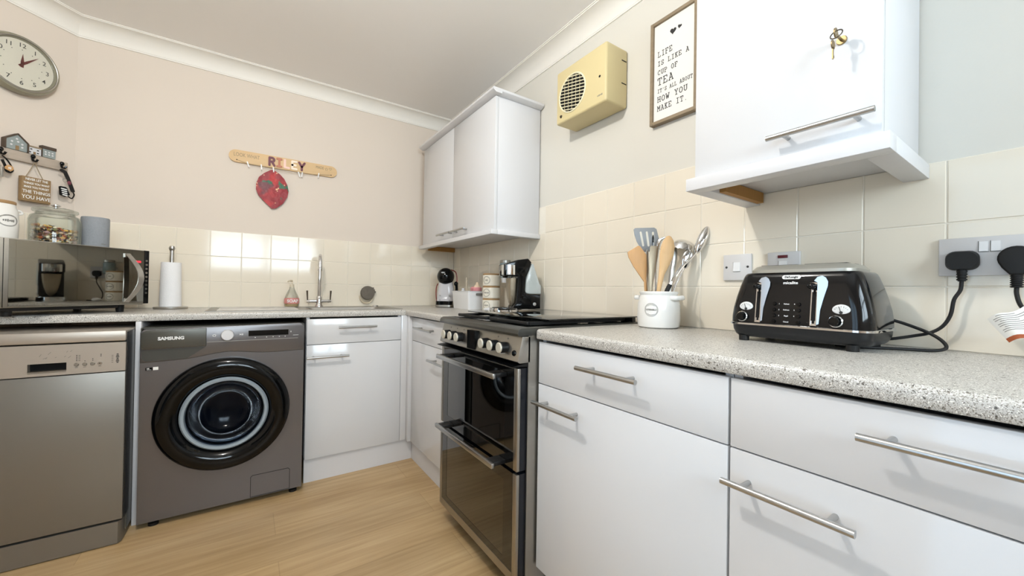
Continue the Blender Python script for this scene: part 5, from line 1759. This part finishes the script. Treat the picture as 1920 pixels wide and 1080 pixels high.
# flat steel tongs
t = thing('kitchen_tongs', 'flat brushed-steel tongs with a dark tip in front of the turner', 'utensil', U(-0.012, -0.1, -0.02), 'V', group=UL)
yb = UY - 0.030
for dx_, dy_, nm in ((0.0, 0.0, 'front_arm'), (0.0085, 0.007, 'back_arm')):
    o2 = [(-0.0335, 0.160), (-0.030, 0.164), (-0.012, 0.164), (-0.0095, 0.160), (-0.012, 0.120), (-0.024, 0.016), (-0.022, -0.10), (-0.032, -0.10), (-0.039, 0.016), (-0.037, 0.10)]
    part(nm, MB().prism([(UX + x + dx_ * (0.4 + max(0, z) * 4), PT + z) for x, z in o2], yb + dy_ - 0.0015, yb + dy_, 'y', bev=0.0004), m_tong, t)
part('tip', MB().sphere((UX - 0.022, yb + 0.003, PT + 0.186), 0.006, 0.6, 0.5, 3.0, 10, 8).box(UX - 0.024, UX - 0.020, yb - 0.0008, yb + 0.0065, PT + 0.155, PT + 0.176), m_black, t)
# steel spoon seen edge-on
t = thing('steel_spoon', 'slim steel spoon with a hooked end between tongs and wooden spoon', 'utensil', U(0.0, -0.1, 0.01), 'V', group=UL)
part('spoon', MB().tube([(UX - 0.008, UY + 0.016, PT + FLZ + 0.006), (UX - 0.010, UY + 0.012, PT + 0.0), (UX - 0.0115, UY + 0.012, PT + 0.09), (UX - 0.006, UY + 0.012, PT + 0.150), (UX + 0.001, UY + 0.012, PT + 0.184), (UX + 0.010, UY + 0.010, PT + 0.195), (UX + 0.020, UY + 0.008, PT + 0.200)], [0.0035, 0.0035, 0.0045, 0.006, 0.0075, 0.006, 0.003], 10, 5, flat=0.5), m_chrome, t)
# wooden spoon
t = thing('wooden_spoon', 'pale wooden spoon standing upright at the front of the pot', 'utensil', U(0.0, -0.1, -0.03), 'V', group=UL)
yb = UY - 0.044
lv = [(-0.004, FLZ + 0.02, 0.0062, 0.0058), (-0.002, -0.05, 0.0065, 0.0058), (0.0015, 0.016, 0.0078, 0.006), (0.009, 0.060, 0.0105, 0.006), (0.019, 0.095, 0.018, 0.007), (0.026, 0.128, 0.0245, 0.0085), (0.030, 0.158, 0.0248, 0.009), (0.032, 0.180, 0.019, 0.008), (0.033, 0.195, 0.009, 0.005), (0.033, 0.1985, 0.002, 0.0015)]
part('spoon', MB().loft([[(UX + cx_ + wx * math.cos(a), yb + (0.012 if z_ < -0.02 else 0) + wy * math.sin(a), PT + z_) for a in [2 * PI * k / 16 for k in range(16)]] for cx_, z_, wx, wy in lv]), m_beech2, t)
part('hollow', MB().sphere((UX + 0.029, yb - 0.0062, PT + 0.150), 0.016, 1.0, 0.2, 1.7, 16, 10, Matrix.Rotation(math.radians(10), 4, 'Y')), m_beech2, t)
# ladle
t = thing('soup_ladle', 'steel ladle with its domed bowl upside down above the pot', 'utensil', U(0.02, -0.1, 0.01), 'V', group=UL)
b = MB()
b.lathe([(0.0, 0.034), (0.014, 0.0325), (0.027, 0.027), (0.037, 0.016), (0.042, 0.0), (0.0405, 0.0), (0.0355, 0.015), (0.026, 0.025), (0.013, 0.031), (0.0, 0.0325)], (0, 0, 0), 'z', 32)
b.xform(Matrix.Translation((UX + 0.089, UY + 0.034, PT + 0.163)) @ Matrix.Rotation(math.radians(10), 4, 'Y') @ Matrix.Rotation(math.radians(12), 4, 'X'))
part('bowl', b, m_chrome, t)
part('handle', MB().tube([(UX + 0.060, UY + 0.040, PT + 0.172), (UX + 0.060, UY + 0.034, PT + 0.130), (UX + 0.050, UY + 0.030, PT + 0.070), (UX + 0.038, UY + 0.020, PT + 0.0), (UX + 0.022, UY + 0.006, PT + FLZ + 0.006)], [0.010, 0.011, 0.011, 0.008, 0.006], 10, 5, flat=0.3), m_steel, t)
t = thing('serving_spoon', 'wide steel serving spoon just below the ladle bowl', 'utensil', U(0.04, -0.1, 0.0), 'V', group=UL)
part('bowl', MB().sphere((UX + 0.102, UY + 0.000, PT + 0.123), 0.040, 0.48, 0.2, 1.0, 20, 12, Matrix.Rotation(math.radians(16), 4, 'Y')), m_chrome, t)
part('handle', MB().tube([(UX + 0.090, UY + 0.000, PT + 0.088), (UX + 0.068, UY - 0.004, PT + 0.046), (UX + 0.049, UY - 0.006, PT + 0.0), (UX + 0.024, UY - 0.014, PT + FLZ + 0.008)], [0.006, 0.0055, 0.0055, 0.0055], 10, 5, flat=0.5), m_chrome, t)
t = thing('basting_spoon', 'long steel spoon slanting far out of the pot towards the toaster', 'utensil', U(0.05, -0.1, -0.02), 'V', group=UL)
part('bowl', MB().sphere((UX + 0.153, UY - 0.024, PT + 0.188), 0.054, 0.32, 0.30, 1.0, 20, 14, Matrix.Rotation(math.radians(23), 4, 'Y')), m_chrome, t)
part('handle', MB().tube([(UX + 0.133, UY - 0.024, PT + 0.142), (UX + 0.112, UY - 0.024, PT + 0.118), (UX + 0.087, UY - 0.024, PT + 0.094), (UX + 0.056, UY - 0.024, PT + 0.047), (UX + 0.046, UY - 0.024, PT + 0.0), (UX + 0.034, UY - 0.026, PT - 0.08)], [0.006, 0.0075, 0.0080, 0.0080, 0.0065, 0.0055], 10, 5, flat=0.45), m_chrome, t)
t = thing('whisk', 'utensil with a black and steel grip low at the pot rim', 'utensil', U(0.03, -0.1, -0.04), 'V', group=UL)
part('grip', MB().tube([(UX + 0.014, UY - 0.044, PT - 0.06), (UX + 0.027, UY - 0.046, PT + 0.0), (UX + 0.038, UY - 0.047, PT + 0.025)], [0.007, 0.0082, 0.0078], 12, 4), m_rubber, t)
b = MB().tube([(UX + 0.0385, UY - 0.047, PT + 0.0255), (UX + 0.043, UY - 0.047, PT + 0.036)], [0.0078, 0.0064], 12, 1)
b.tube([(UX + 0.043, UY - 0.047, PT + 0.036), (UX + 0.060, UY - 0.046, PT + 0.066), (UX + 0.080, UY - 0.045, PT + 0.096)], [0.0038, 0.0034, 0.0022], 8, 4)
part('shaft', b, m_chrome, t)

# settle each utensil sideways in the pot
sh_ = Vector((math.cos(math.radians(-34.3)), math.sin(math.radians(-34.3)), 0))
for nm, s_ in (('slotted_turner', 0.011), ('kitchen_tongs', -0.011), ('steel_spoon', 0.004), ('wooden_spoon', -0.0165), ('soup_ladle', 0.010), ('basting_spoon', -0.009), ('whisk', -0.016)):
    bpy.data.objects[nm].location += sh_ * s_

# ------------------------------------------------------------------ corner group: coffee machine, tub, tins, dispenser
t = thing('coffee_machine', 'small capsule coffee machine with black round head in the corner', 'coffee machine', (-0.172, -0.235, WT), rz=math.radians(-32), local=True)
sec = [(0.004, 0.066, 0.085, 0.0), (0.018, 0.066, 0.085, 0.0), (0.030, 0.060, 0.070, 0.010), (0.07, 0.062, 0.062, 0.014), (0.11, 0.060, 0.056, 0.016), (0.15, 0.054, 0.052, 0.014), (0.18, 0.048, 0.050, 0.010), (0.20, 0.045, 0.048, 0.006)]
b = MB().loft([rrect(0, cy_, hx_, hy_, min(hx_, hy_) * 0.7, z_, 6) for z_, hx_, hy_, cy_ in sec])
part('body', b, m_coffee_w, t, angle=50)
b = MB().sphere((0, -0.012, 0.222), 0.062, 1.0, 1.02, 1.0, 32, 20)
hdp = part('head', b, m_black, t)
b = MB().marks(6, 0.0058, 0.009, 0, 0, 0)
for v in b.bm.verts:
    v.co = Vector((v.co.x - 0.008, -0.012 - math.sqrt(max(0, 0.0632 ** 2 - v.co.x ** 2 - (v.co.z + 0.026) ** 2)) + v.co.y, 0.222 + 0.026 + v.co.z))
part('lettering', b, m_inkwhite, hdp, kind='stuff')
part('drip_tray', MB().loft([rrect(0, -0.062, 0.060, 0.036, 0.03, z_, 6) for z_ in (0.019, 0.045)]), m_black, t)
part('base_ring', MB().loft([rrect(0, -0.062, 0.063, 0.039, 0.032, z_, 6) for z_ in (0.0045, 0.0185)]), m_steel2, t)
b = MB()
for x, z in ((-0.034, 0.085), (0.034, 0.085), (-0.034, 0.052), (0.034, 0.052)):
    b.lathe([(0, -0.0525), (0.005, -0.052), (0.005, -0.044)], (x, 0, z), 'y', 12)
part('stud', b, m_steel, t)
b = MB().tube([(-0.058, 0.0, 0.17), (-0.068, 0.0, 0.14), (-0.069, 0.0, 0.09), (-0.064, 0.0, 0.04)], 0.0035, 8, 5)
b.tube([(0.036, 0.0, 0.272), (0.068, 0.02, 0.255), (0.078, 0.02, 0.205), (0.074, 0.02, 0.15)], 0.004, 8, 5)
part('side_trim', b, m_redline, t)
b = MB().sphere((0.072, 0.02, 0.170), 0.020, 0.8, 1, 0.9, 14, 8).tube([(0.076, 0.02, 0.16), (0.078, 0.01, 0.10), (0.074, 0.0, 0.04)], 0.010, 8, 5)
part('water_lever', b, m_black, t)

# storage tub with its contents
t = thing('storage_tub', 'white plastic storage tub with a slot handle between coffee machine and tins', 'tub', (-0.13, -0.535, WT))
z0, z1, w_ = WT + 0.0005, 1.030, 0.003
b = MB()
def tub_loop(hx_, hy_, z_): return rrect(-0.130, -0.535, hx_, hy_, 0.012, z_, 4)
L_ = [tub_loop(0.070, 0.112, z0), tub_loop(0.078, 0.122, z1 - 0.004), tub_loop(0.081, 0.125, z1 - 0.003), tub_loop(0.081, 0.125, z1), tub_loop(0.076, 0.120, z1), tub_loop(0.067, 0.109, z0 + 0.004)]
b.loft(L_)
part('tub_body', b, m_plastic, t)
part('handle_slot', MB().loft([[(x, -0.6605 + (z - 1.010) * 0.08 - 0.0002, z) for x, z in [(q[0], q[1]) for q in rrect(-0.130, 1.0085, 0.026, 0.008, 0.007, 0)]], [(x, -0.6590 + (z - 1.010) * 0.08, z) for x, z in [(q[0], q[1]) for q in rrect(-0.130, 1.0085, 0.026, 0.008, 0.007, 0)]]]), m_inkgrey, t)


def bottle(x, y, label, teat=True):
    t = thing('baby_bottle', label, 'bottle', (x, y, WT + 0.006), group='pink-topped baby bottles in the tub')
    b0 = WT + 0.006
    part('bottle', MB().lathe([(0, b0), (0.026, b0), (0.028, b0 + 0.005), (0.028, b0 + 0.105), (0.024, b0 + 0.115)], (x, y, 0), 'z', 24), m_frost, t)
    part('collar', MB().lathe([(0.028, b0 + 0.113), (0.030, b0 + 0.116), (0.030, b0 + 0.136), (0.027, b0 + 0.139), (0.0, b0 + 0.139)], (x, y, 0), 'z', 28), m_pink, t)
    if teat:
        part('teat', MB().lathe([(0.024, b0 + 0.139), (0.021, b0 + 0.147), (0.012, b0 + 0.157), (0.009, b0 + 0.166), (0.007, b0 + 0.172), (0, b0 + 0.174)], (x, y, 0), 'z', 24), m_teat, t)
    else:
        part('cap', MB().lathe([(0.024, b0 + 0.139), (0.022, b0 + 0.143), (0.0, b0 + 0.144)], (x, y, 0), 'z', 24), m_pink, t)


bottle(-0.108, -0.590, 'baby bottle with pink collar and pale teat in the white tub')
bottle(-0.085, -0.515, 'baby bottle with a plain pink cap in the white tub', False)
b = MB().box(-0.158, -0.134, -0.470, -0.450, WT + 0.006, 1.032, bev=0.003).cyl((-0.146, -0.460, 1.0321), (-0.146, -0.460, 1.048), 0.0105, n=14)
single('small_bottle', b, m_plastic, 'small white capped bottle standing at the back of the white tub', 'bottle', (-0.146, -0.46, WT + 0.006))
b = MB().cyl((-0.112, -0.452, WT + 0.006), (-0.110, -0.440, 1.122), 0.006, n=12)
single('bottle_brush', b, m_frost, 'pale slim stick standing upright in the white tub', 'brush', (-0.112, -0.452, WT + 0.006))

# stacked tins
names = ['cream round canister at the bottom of the stack of three', 'cream round canister in the middle of the stack of three', 'cream round canister with wooden lid on top of the stack']
words = ['.....', '......', '...']
cxx, cyy = -0.115, -0.782
for k in range(3):
    b0 = WT + 0.0005 + k * 0.0765
    t = thing('canister', names[k], 'canister', (cxx, cyy, b0), group='ceramic kitchen canisters')
    part('jar_body', MB().lathe([(0, b0), (0.051, b0), (0.054, b0 + 0.003), (0.054, b0 + 0.062), (0.052, b0 + 0.066), (0, b0 + 0.066)], (cxx, cyy, 0), 'z', 44), m_cream, t)
    part('lid', MB().lathe([(0, b0 + 0.0662), (0.052, b0 + 0.0662), (0.053, b0 + 0.068), (0.053, b0 + 0.0745), (0.051, b0 + 0.076), (0, b0 + 0.076)], (cxx, cyy, 0), 'z', 44), m_lidwood, t)
    part('lettering', wrap(oval_mark(words[k], 0.0095, 0.024, 0.024), (cxx, cyy), 0.0542, -1.15, b0 + 0.034), m_inkgrey, t, kind='stuff')

# scrunched cloth beside the tins
b = MB()
rs = random.Random(3)
b.sphere((-0.175, -0.868, WT + 0.012), 0.034, 1.25, 0.7, 0.33, 18, 10)
for v in b.bm.verts:
    v.co += Vector((rs.uniform(-1, 1), rs.uniform(-1, 1), rs.uniform(0, 1))) * 0.0035
    v.co.z = max(v.co.z, WT + 0.0006)
single('cloth', b, m_tissue, 'scrunched white cloth on the worktop in front of the tins', 'cloth', (-0.175, -0.868, WT))

# hot water dispenser
t = thing('hot_water_dispenser', 'black and chrome hot water dispenser with clear tank beside the cooker', 'dispenser', (-0.158, -1.098, WT), rz=math.radians(-108.2), local=True)
kz = 0.000368
def K(zx, zy): return ((zx - 565) * kz, (975 - zy) * kz)
hw = 0.066
part('base_tray', MB().loft([rrect(0, -0.058, 0.070, 0.078, 0.06, z_, 7) for z_ in (0.001, 0.004, 0.030, 0.033)]), m_chrome, t)
part('drip_grid', MB().loft([rrect(0, -0.060, 0.058, 0.062, 0.05, z_, 7) for z_ in (0.0331, 0.0345)]), m_blackm, t)
part('base', MB().box(-hw + 0.002, hw - 0.002, 0.021, 0.126, 0.001, 0.0285, bev=0.004), m_steel2, t)
col = [K(500, 888), K(545, 800), K(562, 600), K(566, 420), K(360, 418), K(360, 252), K(560, 186), K(720, 160), K(772, 212), K(735, 350), K(690, 430), K(676, 620), K(700, 680), K(918, 682), K(918, 890)]
part('body', MB().prism(col, -hw + 0.006, hw - 0.006, 'x', bev=0.006, seg=3), m_black, t)
b = MB()
lo, hi = K(362, 404)[1], K(362, 262)[1]
b.loft([[(x, y - 0.001, z_) for x, y, _ in rrect(0, -0.038, hw - 0.003, 0.0395, 0.030, 0, 7)] for z_ in (lo, lo + 0.002, hi - 0.002, hi)])
part('chrome_band', b, m_chrome, t)
part('nozzle', MB().cyl((0, K(418, 0)[0], K(0, 445)[1]), (0, K(418, 0)[0], K(0, 418)[1]), 0.012, 0.016, n=16), m_black, t)
# shield-shaped plate bulging from the column front
lv = [(0.036, 0.006, -0.018), (0.045, 0.014, -0.024), (0.0625, 0.024, -0.030), (0.098, 0.034, -0.036), (0.14, 0.041, -0.0385), (0.194, 0.046, -0.0390)]
part('front_plate', MB().loft([rrect(0, (y_ - 0.001) / 2, h_, (-0.001 - y_) / 2, 0.010, z_, 4) for z_, h_, y_ in lv]), m_tong, t, label='pale brushed front plate')
tk = [K(682, 640), K(690, 480), K(722, 365), K(775, 235), K(800, 240), K(900, 530), K(922, 550), K(922, 675), K(742, 678), K(700, 668)]
part('water_tank', MB().prism(tk, -hw + 0.002, hw - 0.002, 'x', bev=0.006, seg=3), m_tank, t)
b = MB()
for k in range(6):
    b.box(hw - 0.0025, hw - 0.0015, K(738, 0)[0] - 0.002, K(745, 0)[0], K(0, 480 - k * 16)[1], K(0, 478 - k * 16)[1] + 0.001)
part('level_marks', b, m_inkwhite, t)
part('side_button', MB().lathe([(0, hw - 0.003), (0.009, hw - 0.0035), (0.010, hw - 0.007)], (0, K(825, 0)[0], K(0, 825)[1]), 'x', 16), m_steel, t)

# black plug, cord and plug-in wax warmer on the corner socket
t = thing('plug', 'black plug of the hot water dispenser in the corner double socket', 'plug', (0.905, -0.02, 1.118), 'R')
part('plug_body', plug_mesh(0.905, 1.119, 0.050, 0.044), m_rubber, t)
part('strain_relief', MB().cyl((0.905, -0.024, 1.100), (0.905, -0.024, 1.074), 0.008, 0.006, n=12), m_rubber, t)
cdp = [(0.905, -0.024, 1.076), (0.902, -0.026, 1.05), (0.885, -0.028, 1.01), (0.868, -0.030, 0.965), (0.875, -0.034, 0.925), (0.91, -0.04, 0.9142), (0.95, -0.05, 0.9142)]
part('cord', MB().tube(cdp, 0.0036, 8, 5), m_rubber, t)
t = thing('wax_warmer', 'grey-blue plug-in jar with metal rim on the corner tiles behind the dispenser', 'air freshener', (0.832, -0.045, 1.14), 'R')
jx, jy = 0.832, -0.048
part('jar_body', MB().lathe([(0, 1.115), (0.026, 1.115), (0.034, 1.125), (0.036, 1.16), (0.034, 1.195), (0.031, 1.205)], (jx, jy, 0), 'z', 30), m_jarblue, t)
part('rim', MB().lathe([(0.031, 1.205), (0.033, 1.207), (0.033, 1.222), (0.029, 1.224), (0, 1.224)], (jx, jy, 0), 'z', 30), m_steel2, t)
part('heater_base', MB().cyl((jx, jy, 1.085), (jx, jy, 1.1148), 0.020, 0.024, n=20).box(jx - 0.015, jx + 0.015, jy + 0.015, -0.0105, 1.09, 1.112, bev=0.003), m_plastic, t)
